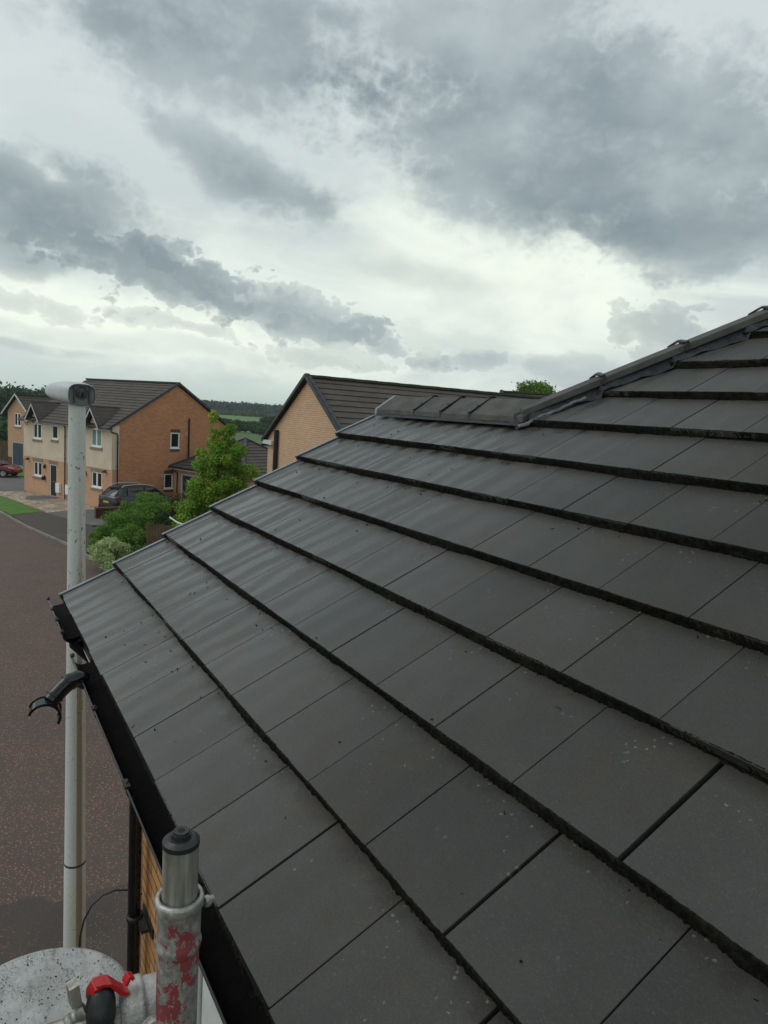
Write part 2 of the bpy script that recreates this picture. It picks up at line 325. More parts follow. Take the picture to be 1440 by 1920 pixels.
def leaf(name, c1, c2, c3, t3=0.9):
    def f(T, b):
        at = T.new('ShaderNodeAttribute'); at.attribute_name = 'rnd'; r = at.outputs['Fac']
        c = T.mix(r, c1, c2); c = T.mix(T.ss(r, t3, t3 + 0.04), c, c3)
        T.l.new(c, b.inputs['Base Color'])
        b.inputs['Subsurface Weight'].default_value = 0.0
        tr = T.new('ShaderNodeBsdfTranslucent'); T.l.new(c, tr.inputs[0])
        ms = T.new('ShaderNodeMixShader'); ms.inputs[0].default_value = 0.35
        T.l.new(b.outputs[0], ms.inputs[1]); T.l.new(tr.outputs[0], ms.inputs[2])
        T.l.new(ms.outputs[0], T.n['Material Output'].inputs[0])
    return mat(name, c1, 0.75, 0, 0.25, f)
leaf('leaf_tree', (0.075, 0.19, 0.022), (0.31, 0.50, 0.06), (0.50, 0.50, 0.08), 0.80)
leaf('leaf_bush', (0.070, 0.16, 0.028), (0.19, 0.34, 0.055), (0.24, 0.34, 0.06), 0.95)
leaf('leaf_dark', (0.020, 0.055, 0.014), (0.05, 0.11, 0.024), (0.09, 0.17, 0.04), 0.93)
leaf('leaf_pale', (0.24, 0.34, 0.12), (0.58, 0.68, 0.36), (0.62, 0.68, 0.42), 0.78)
leaf('leaf_rust', (0.06, 0.035, 0.018), (0.14, 0.07, 0.035), (0.09, 0.13, 0.03), 0.72)
leaf('leaf_wood', (0.030, 0.068, 0.036), (0.058, 0.11, 0.05), (0.08, 0.14, 0.055), 0.9)
leaf('leaf_far_hazy', (0.040, 0.078, 0.066), (0.062, 0.108, 0.082), (0.08, 0.13, 0.085), 0.9)  # distant foliage, bluish air haze put into the leaf colour
leaf('leaf_clump', (0.040, 0.090, 0.034), (0.075, 0.145, 0.045), (0.11, 0.18, 0.05), 0.9)
leaf('leaf_crown', (0.045, 0.11, 0.012), (0.13, 0.24, 0.028), (0.20, 0.32, 0.05), 0.9)

# ------------------------------------------------------------------ mesh helpers
class MB:
    def __init__(s): s.v = []; s.f = []; s.uv = []; s.r = []; s.cur = 0.5; s.sm = []; s.smooth = False
    def face(s, pts, uv=None):
        i = len(s.v); s.v += [tuple(p) for p in pts]; s.f.append(tuple(range(i, i + len(pts))))
        s.uv.append(uv or [(0, 0)] * len(pts)); s.r.append(s.cur); s.sm.append(s.smooth)
    def grid(s, rows, closed=False, uvf=None):            # rows of points, shared vertices, smooth
        i = len(s.v); n = len(rows[0])
        for r in rows: s.v += [tuple(p) for p in r]
        for a in range(len(rows) - 1):
            for b in range(n if closed else n - 1):
                c = (b + 1) % n
                s.f.append((i + a * n + b, i + a * n + c, i + (a + 1) * n + c, i + (a + 1) * n + b))
                s.uv.append([(0, 0)] * 4); s.r.append(s.cur); s.sm.append(s.smooth)
    def box(s, o, ax, ay, az_):                            # corner and three edge vectors
        o, ax, ay, az_ = map(Vector, (o, ax, ay, az_))
        if ax.cross(ay).dot(az_) < 0: o = o + ax; ax = -ax
        p = [o, o + ax, o + ax + ay, o + ay]; t = [q + az_ for q in p]
        lx, ly, lz = ax.length, ay.length, az_.length
        s.face(p[::-1], [(0, 0), (ly, 0), (ly, lx), (0, lx)]); s.face(t, [(0, 0), (lx, 0), (lx, ly), (0, ly)])
        for k in range(4):
            a, b = p[k], p[(k + 1) % 4]; c, d = t[(k + 1) % 4], t[k]; L = (b - a).length
            s.face([a, b, c, d], [(0, 0), (L, 0), (L, lz), (0, lz)])
    def abox(s, x0, x1, y0, y1, z0, z1): s.box((x0, y0, z0), (x1 - x0, 0, 0), (0, y1 - y0, 0), (0, 0, z1 - z0))
    def prism(s, poly, vec):                               # planar polygon extruded
        poly = [Vector(p) for p in poly]; vec = Vector(vec); n = len(poly)
        nrm = sum((poly[i].cross(poly[(i + 1) % n]) for i in range(n)), Vector())
        if nrm.dot(vec) < 0: poly = poly[::-1]
        s.face(poly[::-1]); s.face([p + vec for p in poly])
        for i in range(n): s.face([poly[i], poly[(i + 1) % n], poly[(i + 1) % n] + vec, poly[i] + vec])
    def tube(s, pts, rad, seg=12, caps=True):
        pts = [Vector(p) for p in pts]; rad = rad if isinstance(rad, (list, tuple)) else [rad] * len(pts)
        rows = []; up = None
        for i, p in enumerate(pts):
            t = (pts[min(i + 1, len(pts) - 1)] - pts[max(i - 1, 0)]).normalized()
            if up is None: up = t.orthogonal().normalized()
            up = (up - t * up.dot(t)).normalized(); sd_ = t.cross(up)
            rows.append([p + (up * math.cos(2 * math.pi * k / seg) + sd_ * math.sin(2 * math.pi * k / seg)) * rad[i] for k in range(seg)])
        o = s.smooth; s.smooth = True; s.grid(rows, True); s.smooth = o
        if caps: s.face(rows[0][::-1]); s.face(rows[-1])
    def lathe(s, base, axis, prof, seg=24, caps=True):      # prof: (dist along axis, radius)
        base = Vector(base); axis = Vector(axis).normalized(); u_ = axis.orthogonal().normalized(); w_ = axis.cross(u_)
        rows = [[base + axis * a + (u_ * math.cos(2 * math.pi * k / seg) + w_ * math.sin(2 * math.pi * k / seg)) * r for k in range(seg)] for a, r in prof]
        o = s.smooth; s.smooth = True; s.grid(rows, True); s.smooth = o
        if caps: s.face(rows[0][::-1]); s.face(rows[-1])
    def ball(s, c, r, seg=8, rings=5):
        c = Vector(c); r = Vector(r) if isinstance(r, (tuple, list)) else Vector((r, r, r))
        rows = []
        for a in range(rings + 1):
            th = math.pi * (0.02 + 0.96 * a / rings)
            rows.append([c + Vector((r.x * math.sin(th) * math.cos(2 * math.pi * k / seg), r.y * math.sin(th) * math.sin(2 * math.pi * k / seg), -r.z * math.cos(th))) for k in range(seg)])
        o = s.smooth; s.smooth = True; s.grid(rows, True); s.smooth = o
        s.face(rows[0][::-1]); s.face(rows[-1])
    def build(s, name, m, parent=None, bevel=0, weld=False):
        me = bpy.data.meshes.new(name); me.from_pydata(s.v, [], s.f)
        ul = me.uv_layers.new(name='UVMap'); k = 0
        flat = [c for f in s.uv for p in f for c in p]; ul.data.foreach_set('uv', flat)
        at = me.attributes.new('rnd', 'FLOAT', 'FACE'); at.data.foreach_set('value', s.r)
        me.polygons.foreach_set('use_smooth', s.sm)
        me.materials.append(MATS[m] if isinstance(m, str) else m); me.update()
        o = bpy.data.objects.new(name, me); COL.objects.link(o)
        if parent: 
            o.parent = parent; o.matrix_parent_inverse = parent.matrix_world.inverted() if False else Matrix.Translation(-parent.location)
        if bevel:
            b = o.modifiers.new('bevel', 'BEVEL'); b.width = bevel; b.segments = 2; b.limit_method = 'ANGLE'
            w_ = o.modifiers.new('weld', 'WELD'); w_.merge_threshold = 0.0002
            o.modifiers.move(1, 0)
        return o
def tag(o, label=None, cat=None, group=None, kind=None):
    if label: o['label'] = label
    if cat: o['category'] = cat
    if group: o['group'] = group
    if kind: o['kind'] = kind
    return o
def thing(name, loc, label, cat, group=None):
    o = bpy.data.objects.new(name, None); COL.objects.link(o); o.location = loc; o.empty_display_size = 0.2
    return tag(o, label, cat, group)

# ================================================================== GROUND
def sm(a, b, x): t = max(0, min(1, (x - a) / (b - a))); return t * t * (3 - 2 * t)
def terr(x, y):
    D = math.hypot(x, y)
    return -3.0 * sm(80, 300, D) - 0.004
mb = MB(); mb.smooth = True
radii = [0, 10, 25, 40, 60, 80, 100, 125, 150, 180, 220, 260, 300, 380, 480, 640, 900, 1400, 2500, 5000]
rows = []
for r in radii:
    rows.append([(r * math.cos(2 * math.pi * k / 96), r * math.sin(2 * math.pi * k / 96), terr(r, 0)) for k in range(96)])
mb.grid(rows, True); tag(mb.build('ground', 'ground_grass'), kind='structure')
def sheet_(name, poly, z, m, kind='structure', label=None, cat=None, skirt=0.0):
    b = MB(); b.face([(p[0], p[1], z) for p in poly], [(p[0], p[1]) for p in poly])
    if skirt:
        n = len(poly)
        for i in range(n):
            a, c = poly[i], poly[(i + 1) % n]
            b.face([(a[0], a[1], z - skirt), (c[0], c[1], z - skirt), (c[0], c[1], z), (a[0], a[1], z)])
    o = b.build(name, m); tag(o, label, cat, None, kind); return o
KERB = [(62, 1.2), (50, -0.1), (41.66, -1.38), (36.48, -2.38), (31.79, -3.6), (29.6, -3.95), (28.2, -4.25), (26.4, -4.9), (24.2, -6.3), (21.8, -8.0), (14.2, -8.4), (9.0, -8.6), (8.4, -8.6)]
sheet_('road', KERB + [(8.4, 18), (62, 18)], 0.004, 'road')
wav = [(7.5 + 0.16 * math.sin(k * .35) + 0.09 * math.sin(k * .93) + .05 * math.sin(k * 2.3) + .03 * math.sin(k * 5.1) - 0.003 * (k - 60), -8.6 + k * 0.15) for k in range(178)]
sheet_('pavement', [(2.2, -8.6)] + [(8.3 if False else p[0], p[1]) for p in wav] + [(2.2, 18)], 0.010, 'path')
sheet_('road_near', [(-12, 0.4), (2.25, 0.4), (2.25, 18), (-12, 18)], 0.006, 'path')
# the road runs on under the wavy edge of the darker patch
sheet_('road_patch', [(7.0, -8.6), (8.45, -8.6), (8.45, 18), (7.0, 18)], 0.007, 'road')
kb = MB()
def kerb_run(pts, w=0.13, h=0.11):
    for i in range(len(pts) - 1):
        a = Vector((*pts[i], 0)); c = Vector((*pts[i + 1], 0)); t = (c - a); nrm = Vector((t.y, -t.x, 0)).normalized() * w
        L = t.length; n = max(1, int(L / 0.915)); 
        for k in range(n):
            s0 = a + t * (k / n + 0.004); e0 = t * (1 / n - 0.006)
            kb.box(s0 + nrm * -0.5, e0, nrm, (0, 0, h))
kerb_run(KERB[1:-1])
tag(kb.build('kerb', 'kerb'), kind='structure')
PATH = [(41.6, -1.5), (36.45, -2.5), (31.85, -3.72), (29.6, -4.05), (29.6, -4.6), (34.5, -5.0), (38.6, -5.6), (37.83, -4.48), (41.16, -3.44), (40.14, -1.9)]
sheet_('footpath', [(40.3, -1.85), (36.45, -2.5), (31.85, -3.72), (29.6, -4.08), (30.5, -4.6), (33.0, -5.1), (36.4, -5.35), (41.16, -3.44)], 0.100, 'path', skirt=0.1)
sheet_('driveway', [(36.4, -5.35), (41.16, -3.44), (41.75, -6.23), (43.61, -6.74), (45.8, -13.5), (40.2, -16.0), (36.5, -8.0)], 0.104, 'drive', skirt=0.1)
sheet_('lawn', [(48.07, -1.66), (44.91, -2.51), (41.16, -3.44), (40.3, -1.85), (41.66, -1.5), (49.8, -0.25)], 0.115, 'lawn', skirt=0.12)
sheet_('gravel_bed', [(50.13, -1.75), (50.11, -3.3), (48.53, -4.25), (41.9, -7.1), (41.75, -6.23), (41.46, -4.93), (40.85, -3.65), (45.23, -2.53), (48.29, -1.67)], 0.109, 'gravel', 'stuff', 'pale beige stone chippings spread in front of the cream rendered semi', 'gravel', skirt=0.1)
sheet_('garden_path', [(48.2, -4.5), (47.8, -3.2), (46.2, -2.9), (45.7, -3.3), (46.6, -5.2)], 0.113, 'drive')
sheet_('parking_court', [(50.13, -1.75), (50.11, -3.3), (51.5, -3.6), (58.84, -3.82), (67.97, -4.6), (70.26, -3.4), (67.92, -1.5), (62, 1.2), (50, -0.3)], 0.106, 'drive', skirt=0.1)
sheet_('lawn', [(58.8, -2.6), (60, -5.5), (67.2, -5.4), (66.8, -3.6), (63.0, -2.9)], 0.115, 'lawn')
sheet_('field', [(112, -1), (160, 4), (165, -30), (120, -26)], -0.45, 'field_pale')
sheet_('field', [(340, -60), (700, -60), (700, -420), (340, -260)], -2.95, 'field_green')

# ================================================================== OUR HOUSE
ZE = 5.682; PHI = 0.5261; G = 0.3242; TW = 0.3; HB = 0.033
XG = 2.2011            # gable verge
cp, spn = math.cos(PHI), math.sin(PHI)
def rp(e, u, n=0.0):                                  # e along the eaves, u in courses up the slope, n off the plane
    return Vector((-e, -u * G * cp + n * spn, ZE + u * G * spn + n * cp))
EV = -XG; EMAX = 4.7; UMAX = 16.0
def hip_e(u): return -0.680 + 0.1853 * (u - 7.0)
our = thing('house', (0, -3, 0), 'dark flat-tiled roof filling the foreground, with black gutter and orange brick wall below', 'house')
def clip(poly, f):
    out = []
    for i in range(len(poly)):
        a, b = poly[i], poly[(i + 1) % len(poly)]; fa, fb = f(a), f(b)
        if fa >= 0: out.append(a)
        if (fa >= 0) != (fb >= 0):
            t = fa / (fa - fb); out.append((a[0] + (b[0] - a[0]) * t, a[1] + (b[1] - a[1]) * t))
    return out
tb = MB(); rnd = random.Random(3)
WIDE = {(2, 4): .007, (0, 2): .005, (1, 3): 0.0035, (0, 4): .005, (3, 5): .005}
joints = {}
for k in range(0, int(UMAX)):
    off = 0.0 if k % 2 == 0 else 0.5
    js = [(i + off) * TW for i in range(-9, 17)]
    js = [j for j in js if EV + 0.05 < j < EMAX] 
    edges = [EV + 0.012] + js + [EMAX]
    for i in range(len(edges) - 1):
        gw = 0.0012 + rnd.random() * 0.0012
        key = (k, round((edges[i] - off * TW) / TW))
        gl = gw + WIDE.get(key, 0) * 0.5; 
        key2 = (k, round((edges[i + 1] - off * TW) / TW)); g2 = gw + WIDE.get(key2, 0) * 0.5
        e0, e1 = edges[i] + gl, edges[i + 1] - g2
        du = rnd.uniform(-0.010, 0.010); dn = rnd.uniform(-0.0015, 0.0015); sk = rnd.uniform(-0.004, 0.004)
        nseg = 6
        u0 = -0.0 if k == 0 else k
        poly = [(e0, u0 + du - sk), (e1, u0 + du + sk), (e1, k + 1.06), (e0, k + 1.06)]
        if k == 6: pass
        if k >= 7:
            poly = clip(poly, lambda p: p[0] - hip_e(p[1]) + 0.05)
        if len(poly) < 3: continue
        tb.cur = rnd.random()
        def N(p): return dn + -HB * (p[1] - k) + 0.0
        top = [rp(p[0], p[1], N(p)) for p in poly]; bot = [rp(p[0], p[1], N(p) - 0.022) for p in poly]
        uv = [(p[0], p[1]) for p in poly]
        tb.face(top, uv); n_ = len(poly)
        for q in range(n_):
            r_ = (q + 1) % n_
            tb.face([top[q], bot[q], bot[r_], top[r_]], [uv[q], uv[q], uv[r_], uv[r_]])
tb_o = tb.build('roof_tiles', 'tile', our, bevel=0)
bv = tb_o.modifiers.new('weld', 'WELD'); bv.merge_threshold = 0.0001
bv = tb_o.modifiers.new('bevel', 'BEVEL'); bv.width = 0.0016; bv.segments = 2; bv.limit_method = 'ANGLE'; bv.angle_limit = R_(50)
# sarking under the tiles + rear slopes
ub = MB()
ub.prism([rp(EV + .03, 0.05, -.075), rp(EMAX, 0.05, -.075), rp(EMAX, UMAX, -.075), rp(hip_e(UMAX), UMAX, -.075), rp(hip_e(7.2), 7.2, -.075), rp(EV + .03, 7.2, -.075)], (0, 0, -0.02))
ub.build('roof_deck', 'under', our)
YR, ZR = -2.08, 6.93
rb = MB()
hA = rp(hip_e(7.2), 7.2, -.03); hB = rp(hip_e(UMAX), UMAX, -.03)
rb.prism([(XG, YR, ZR - .08), (hA.x, YR, ZR - .08), (hA.x, YR - 2.05, ZE - .05), (XG, YR - 2.05, ZE - .05)], (0, 0, -0.03))
rb.prism([hB, hA, (2.2, hA.y - 0.6, ZE + 0.0), (2.2, hB.y - 2.3, ZE + 0.0)], (0, 0, -0.03))
rb.prism([hB, rp(EMAX, UMAX, -.03), (-EMAX, hB.y - 4.6, ZE), (2.2, hB.y - 2.3, ZE)], (0, 0, -0.03))
rb.build('rear_roof', 'roof_brown', our)

# moss along every butt edge
mo = MB(); mo.smooth = True; rm = random.Random(11)
def fbm(x, s):
    return sum(math.sin(x * f + s * 7.1 * (i + 1)) * a for i, (f, a) in enumerate([(9, .5), (23, .35), (57, .3), (131, .28), (290, .22)]))
for k in range(0, int(UMAX)):
    es = EV + 0.02 if k < 7 else hip_e(k) - 0.02
    step = 0.0055 if k < 8 else 0.012
    n = int((3.4 - es) / step)
    rows = []
    for i in range(n):
        e = es + i * step
        a = fbm(e, k) * 0.0022; b2 = fbm(e * 1.3, k + 5) * 0.0030
        fat = 1.0 + 0.5 * math.sin(e * 3.1 + k * 2.3) + 0.45 * math.sin(e * 7.7 + k)
        j = lambda s_: rm.uniform(-s_, s_)
        m = 1 / G
        if k == 0:
            rows.append([rp(e, (0.003) * m, 0.0005), rp(e, (-0.003 + a * .5) * m, -0.002 + j(.002)), rp(e, (-0.008 + a + j(.003)) * m, -0.014 + j(.003)), rp(e, (-0.006 + b2 + j(.004)) * m, -0.028 + b2), rp(e, (0.012) * m, -0.036)])
        else:
            rows.append([rp(e, k + (0.0025 + a * .5 + j(.0008)) * m, 0.0008 + abs(a) * .2),
                         rp(e, k + (-0.001 + a * .5 + j(.001)) * m, 0.0006 + abs(a) * .5 + j(.0008)),
                         rp(e, k + (-0.003 * fat + a * .7 + j(.0025)) * m, -0.006 + j(.003)),
                         rp(e, k + (-0.005 * fat + a * .8 + j(.003)) * m, -0.016 + j(.003)),
                         rp(e, k + (-0.006 * fat + b2 * .8 + j(.003)) * m, -0.026 + j(.003)),
                         rp(e, k + (-0.008 * fat + b2 * .8 + j(.003)) * m, -HB + 0.001),
                         rp(e, k + (-0.006) * m, -HB - 0.004)])
    mo.grid(rows)
mo.smooth = False
def crumb(b, p, r, rr):
    # small irregular clod
    ax = [Vector((rr.uniform(-1, 1), rr.uniform(-1, 1), rr.uniform(-1, 1))).normalized() * r * rr.uniform(.5, 1.1) for _ in range(3)]
    o = [p + ax[0], p + ax[1], p - ax[0], p - ax[1]]; t, d_ = p + ax[2], p - ax[2]
    for i in range(4):
        b.face([o[i], o[(i + 1) % 4], t]); b.face([o[(i + 1) % 4], o[i], d_])
for k in range(0, 11):
    es = EV + 0.02 if k < 7 else hip_e(k) - 0.02
    for _ in range(420 if k < 6 else 160):
        e = rm.uniform(es, 3.0)
        c_ = rm.random()
        if c_ < .8: crumb(mo, rp(e, k - rm.uniform(-.006, .012) / G, rm.uniform(-HB, .002)) , rm.uniform(.0012, .0030), rm)
        elif k > 0: crumb(mo, rp(e, k - rm.expovariate(55) / G - .012 / G, -HB + .002), rm.uniform(.0010, .0028), rm)
    if k == 0:
        for _ in range(1500):                          # ragged fringe hanging over the gutter
            e = rm.uniform(es, 2.2); p = rp(e, -rm.uniform(0, .012) / G, -rm.uniform(0, .045)); crumb(mo, p, rm.uniform(.0015, .004), rm)
            if rm.random() < .25:
                d_ = Vector((rm.uniform(-.006, .006), rm.uniform(.002, .012), rm.uniform(-.016, .004)))
                w_ = Vector((.001, 0, 0)); mo.face([p - w_, p + w_, p + d_])
tag(mo.build('moss', 'moss', our), 'dark moss packed along the tile edges')
# loose bits of moss and twig on the tiles
db = MB(); rd = random.Random(5)
for _ in range(260):
    e = rd.choice([rd.uniform(-2.1, -.2), rd.uniform(-2.1, 1.6)]); u = rd.uniform(.02, 6.95); fr = u - int(u)
    if rd.random() < .6: u = int(u) + 1 - abs(rd.gauss(0, .12)) - .05; fr = u - int(u)
    p = rp(e, u, -HB * fr + .0012)
    if rd.random() < .75: crumb(db, p, rd.choice([.0012, .0018, .0025, .004, .006]), rd)
    else:
        t = Vector((rd.uniform(-1, 1), rd.uniform(-1, 1) * cp, 0)); t.z = -t.y * spn / cp; t = t.normalized() * rd.uniform(.006, .018)
        db.box(p, t, Vector((.0014, .001, 0)), (0, 0, .0016))
db.build('moss_crumbs', 'moss', our)

# dry verge units, stepped with the courses
vb = MB(); vd = MB()
for k in range(7):
    u1 = k + 1.0 if k < 6 else 6.92
    a = rp(EV - .004, k - .04, .010); b_ = rp(EV - .004, u1 + .0, .010 - HB * (u1 - k)); w_ = Vector((-.024, 0, 0))
    dn_ = Vector((0, spn, cp)) * -0.007
    vb.box(a, b_ - a, w_, dn_)
    a2 = a + dn_; 
    vd.box(a2 + Vector((-.002, 0, 0)), b_ - a, (-.018, 0, 0), Vector((0, spn, cp)) * -0.055)
    vd.box(a2 + Vector((.003, .002, 0)) , (b_ - a), (-.004, 0, 0), Vector((0, spn, cp)) * -0.075)
vb.build('verge_cap', 'verge_plastic_lit', our, bevel=.0015); vd.build('verge_trim', 'verge_plastic_shaded', our)

# ridge and hip tiles: angular section with turned-down lips
def angle_tile(A, B, side, half, drop, lip, th, m, name):
    """A,B apex line; side: horizontal unit vector towards the near wing"""
    A, B, side = Vector(A), Vector(B), Vector(side).normalized(); b = MB(); Zv = Vector((0, 0, 1))
    def prof(P, s=1.0):
        out = [P + side * half * 1.0 + Zv * (-drop), P + side * half * .10 + Zv * (-.004), P - side * half * .10 + Zv * (-.004), P - side * half + Zv * (-drop), P - side * (half + .004) + Zv * (-drop - lip),
               P - side * (half - th) + Zv * (-drop - lip), P + Zv * (-.03), P + side * (half - th) + Zv * (-drop - lip), P + side * (half + .004) + Zv * (-drop - lip)]
        return out
    a, c = prof(A), prof(B); n = len(a)
    for i in range(n):
        j = (i + 1) % n; b.face([a[i], a[j], c[j], c[i]])
    b.face(a[::-1]); b.face(c)
    o = b.build(name, m, our, bevel=.004); return o
cuts = [-2.125, -1.67, -1.39, -1.115, -.675]
for i in range(4):
    dz = rd.uniform(-.003, .003)
    angle_tile((-(cuts[i] + .006), YR, ZR + dz), (-(cuts[i + 1] - .006), YR, ZR + dz + rd.uniform(-.003, .002)), (0, 1, 0), .148, .098, .032, .014, 'ridge_concrete', 'ridge_tile')
# end cap of the ridge at the verge
angle_tile((2.142, YR, ZR + .006), (2.112, YR, ZR + .006), (0, 1, 0), .154, .100, .042, .01, 'verge_plastic_lit', 'ridge_end_cap')
def clip_part(P, along, side, hw=.148, dr=.098, lp=.032):
    c = MB(); al = Vector(along).normalized(); sd_ = Vector(side).normalized(); Zv = Vector((0, 0, 1))
    P = Vector(P)
    # gasket following the tile section
    pts = [P + sd_ * (hw + .003) - Zv * (dr + lp), P + sd_ * (hw + .003) - Zv * (dr - .003), P + Zv * .002, P - sd_ * (hw + .003) - Zv * (dr - .003), P - sd_ * (hw + .003) - Zv * (dr + lp)]
    for i in range(4):
        t = pts[i + 1] - pts[i]
        nr = al.cross(t).normalized() * .009
        c.box(pts[i] - al * .010, t, al * .020, nr if nr.dot(Zv) > 0 or i in (0, 3) else -nr)
    c.box(P - al * .014 - sd_ * .018 + Zv * .002, al * .028, sd_ * .036, Zv * .005)
    c.lathe(P + Zv * .009, Zv, [(-.003, .007), (.001, .007), (.003, .004)], 8)
    c.box(P + sd_ * hw * .57 - Zv * (dr * .53) - al * .012, al * .024, sd_ * .014, Zv * .006)
    o = c.build('ridge_clip', 'black_matt', our)
for e in cuts[1:4]: clip_part((-e, YR, ZR + .002), (1, 0, 0), (0, 1, 0))
HBa = Vector((.690, -1.955, 6.842)); HD = Vector((-.611, -.925, .537)); HDl = HD.length; HDn = HD.normalized()
pd = Vector((HD.x, HD.y, 0)).normalized(); HS = Vector((pd.y, -pd.x, 0))            # candidate side
if HS.dot(Vector((-1, 1, 0))) < 0: HS = -HS
HA0 = HBa - HS * .118 + Vector((0, 0, .052))
hcuts = [0.0, .405, .835, 1.27, 1.70, 2.13, 2.56, 2.99]
for i in range(len(hcuts) - 1):
    a = HA0 + HDn * (hcuts[i] + (.006 if i else -.02)); c = HA0 + HDn * (hcuts[i + 1] - .006)
    angle_tile(a, c, HS, .118, .018, .036, .014, 'ridge_concrete', 'hip_tile')
for s_ in hcuts[1:5]: clip_part(HA0 + HDn * s_ + Vector((0, 0, .002)), HDn, HS, .118, .018, .036)
# dry-fix roll showing below the hip tiles and along the ridge
mm = MB(); mm.smooth = True; rr = random.Random(9)
rows = []
for i in range(140):
    s_ = -0.06 + i * .022; base = HBa + HDn * s_; w0 = .022 + .012 * abs(math.sin(i * .21)) + rr.uniform(0, .005)
    pl_dir = Vector((HS.x, HS.y, 0)); nup = Vector((0, spn, cp))
    dwn = (pl_dir - nup * pl_dir.dot(nup)).normalized()
    uf = -(base.y) / (G * cp); fr_ = max(0, uf - int(uf)); lift = -HB * fr_
    q = Vector((base.x, base.y, 0)); 
    zpl = ZE + (-base.y) * spn / cp
    P0 = Vector((base.x, base.y, zpl + .045)) - dwn * .03
    P1 = Vector((base.x, base.y, zpl)) + dwn * .008 + nup * (.018 + lift + rr.uniform(-.003, .003))
    P2 = Vector((base.x, base.y, zpl)) + dwn * w0 + nup * (.006 + lift + .004 * math.sin(i * .9) + rr.uniform(0, .003))
    rows.append([P0, P1, (P1 + P2) / 2 + nup * rr.uniform(-.002, .004), P2])
mm.grid(rows)
rows = []
for i in range(70):
    e = -2.15 + i * .0213; y0 = YR + .14
    rows.append([(-e, y0 - .01, ZR - .10), (-e, y0 + .012 + rr.uniform(0, .004), ZR - .133 + rr.uniform(-.002, .002)), (-e, y0 + .020 + .006 * math.sin(i * .5) + rr.uniform(0, .006), ZR - .143)])
mm.grid(rows)
mm.build('ridge_membrane', 'membrane', our)
fl = MB(); fl.smooth = True; rows = []
for i in range(24):
    t = i / 23; c0 = HBa + HDn * (-.05 + t * .36) ; nup = Vector((0, spn, cp)); dwn = (HS - nup * HS.dot(nup)).normalized()
    zpl = ZE + (-c0.y) * spn / cp; b0 = Vector((c0.x, c0.y, zpl)) - nup * .006
    lift = .006 + .010 * t + .002 * math.sin(i * 1.7)
    w1 = .040 + .006 * math.sin(i * .6) - .012 * t
    rows.append([b0 + dwn * (w1 - .010) + nup * (lift - .003), b0 + dwn * w1 + nup * (lift + .006 * (1 - t)), b0 + dwn * (w1 + .005) + nup * (lift - .010)])
fl.grid(rows)
tag(fl.build('membrane_flap', 'flap_grey', our), 'loose pale flap of hip membrane')

# fascia, soffit, walls
f = MB(); f.abox(-EMAX, XG - .03, -.075, -.062, ZE - .20, ZE - .045); f.build('fascia', 'black_matt', our)
f = MB(); f.abox(-EMAX, XG - .03, -.43, -.064, ZE - .214, ZE - .202); f.build('soffit', 'white_upvc', our)
f = MB()
def wallface(b, P0, P1, z0, z1, holes=(), depth=.1, outn=None, top=None):
    """brick skin from P0 to P1 (left to right seen from outside) with openings (s0,s1,z0,z1)"""
    P0 = Vector((*P0, 0)); P1 = Vector((*P1, 0)); t = (P1 - P0); L = t.length; t.normalize(); n = Vector((t.y, -t.x, 0))
    xs = sorted({0, L, *[h[0] for h in holes], *[h[1] for h in holes]}); zs = sorted({z0, z1, *[h[2] for h in holes], *[h[3] for h in holes]})
    def q(s, z, d=0): p = P0 + t * s - n * d; return (p.x, p.y, z)
    for i in range(len(xs) - 1):
        for j in range(len(zs) - 1):
            a, c, e, g = xs[i], xs[i + 1], zs[j], zs[j + 1]; mx_, mz = (a + c) / 2, (e + g) / 2
            if any(h[0] < mx_ < h[1] and h[2] < mz < h[3] for h in holes): continue
            b.face([q(a, e), q(c, e), q(c, g), q(a, g)], [(a, e), (c, e), (c, g), (a, g)])
    for (a, c, e, g) in [h[:4] for h in holes]:
        b.face([q(a, e), q(a, e, depth), q(a, g, depth), q(a, g)][::-1], [(0, e), (depth, e), (depth, g), (0, g)])
        b.face([q(c, e), q(c, e, depth), q(c, g, depth), q(c, g)], [(0, e), (depth, e), (depth, g), (0, g)])
        b.face([q(a, g), q(a, g, depth), q(c, g, depth), q(c, g)][::-1], [(a, 0), (a, depth), (c, depth), (c, 0)])
        b.face([q(a, e), q(a, e, depth), q(c, e, depth), q(c, e)], [(a, 0), (a, depth), (c, depth), (c, 0)])
    return t, n, q
def tri(b, pts, t0):
    P0 = Vector((*t0[0], 0)); d_ = Vector((*t0[1], 0)).normalized()
    b.face(pts, [((Vector(p) - P0).dot(d_), p[2]) for p in pts])
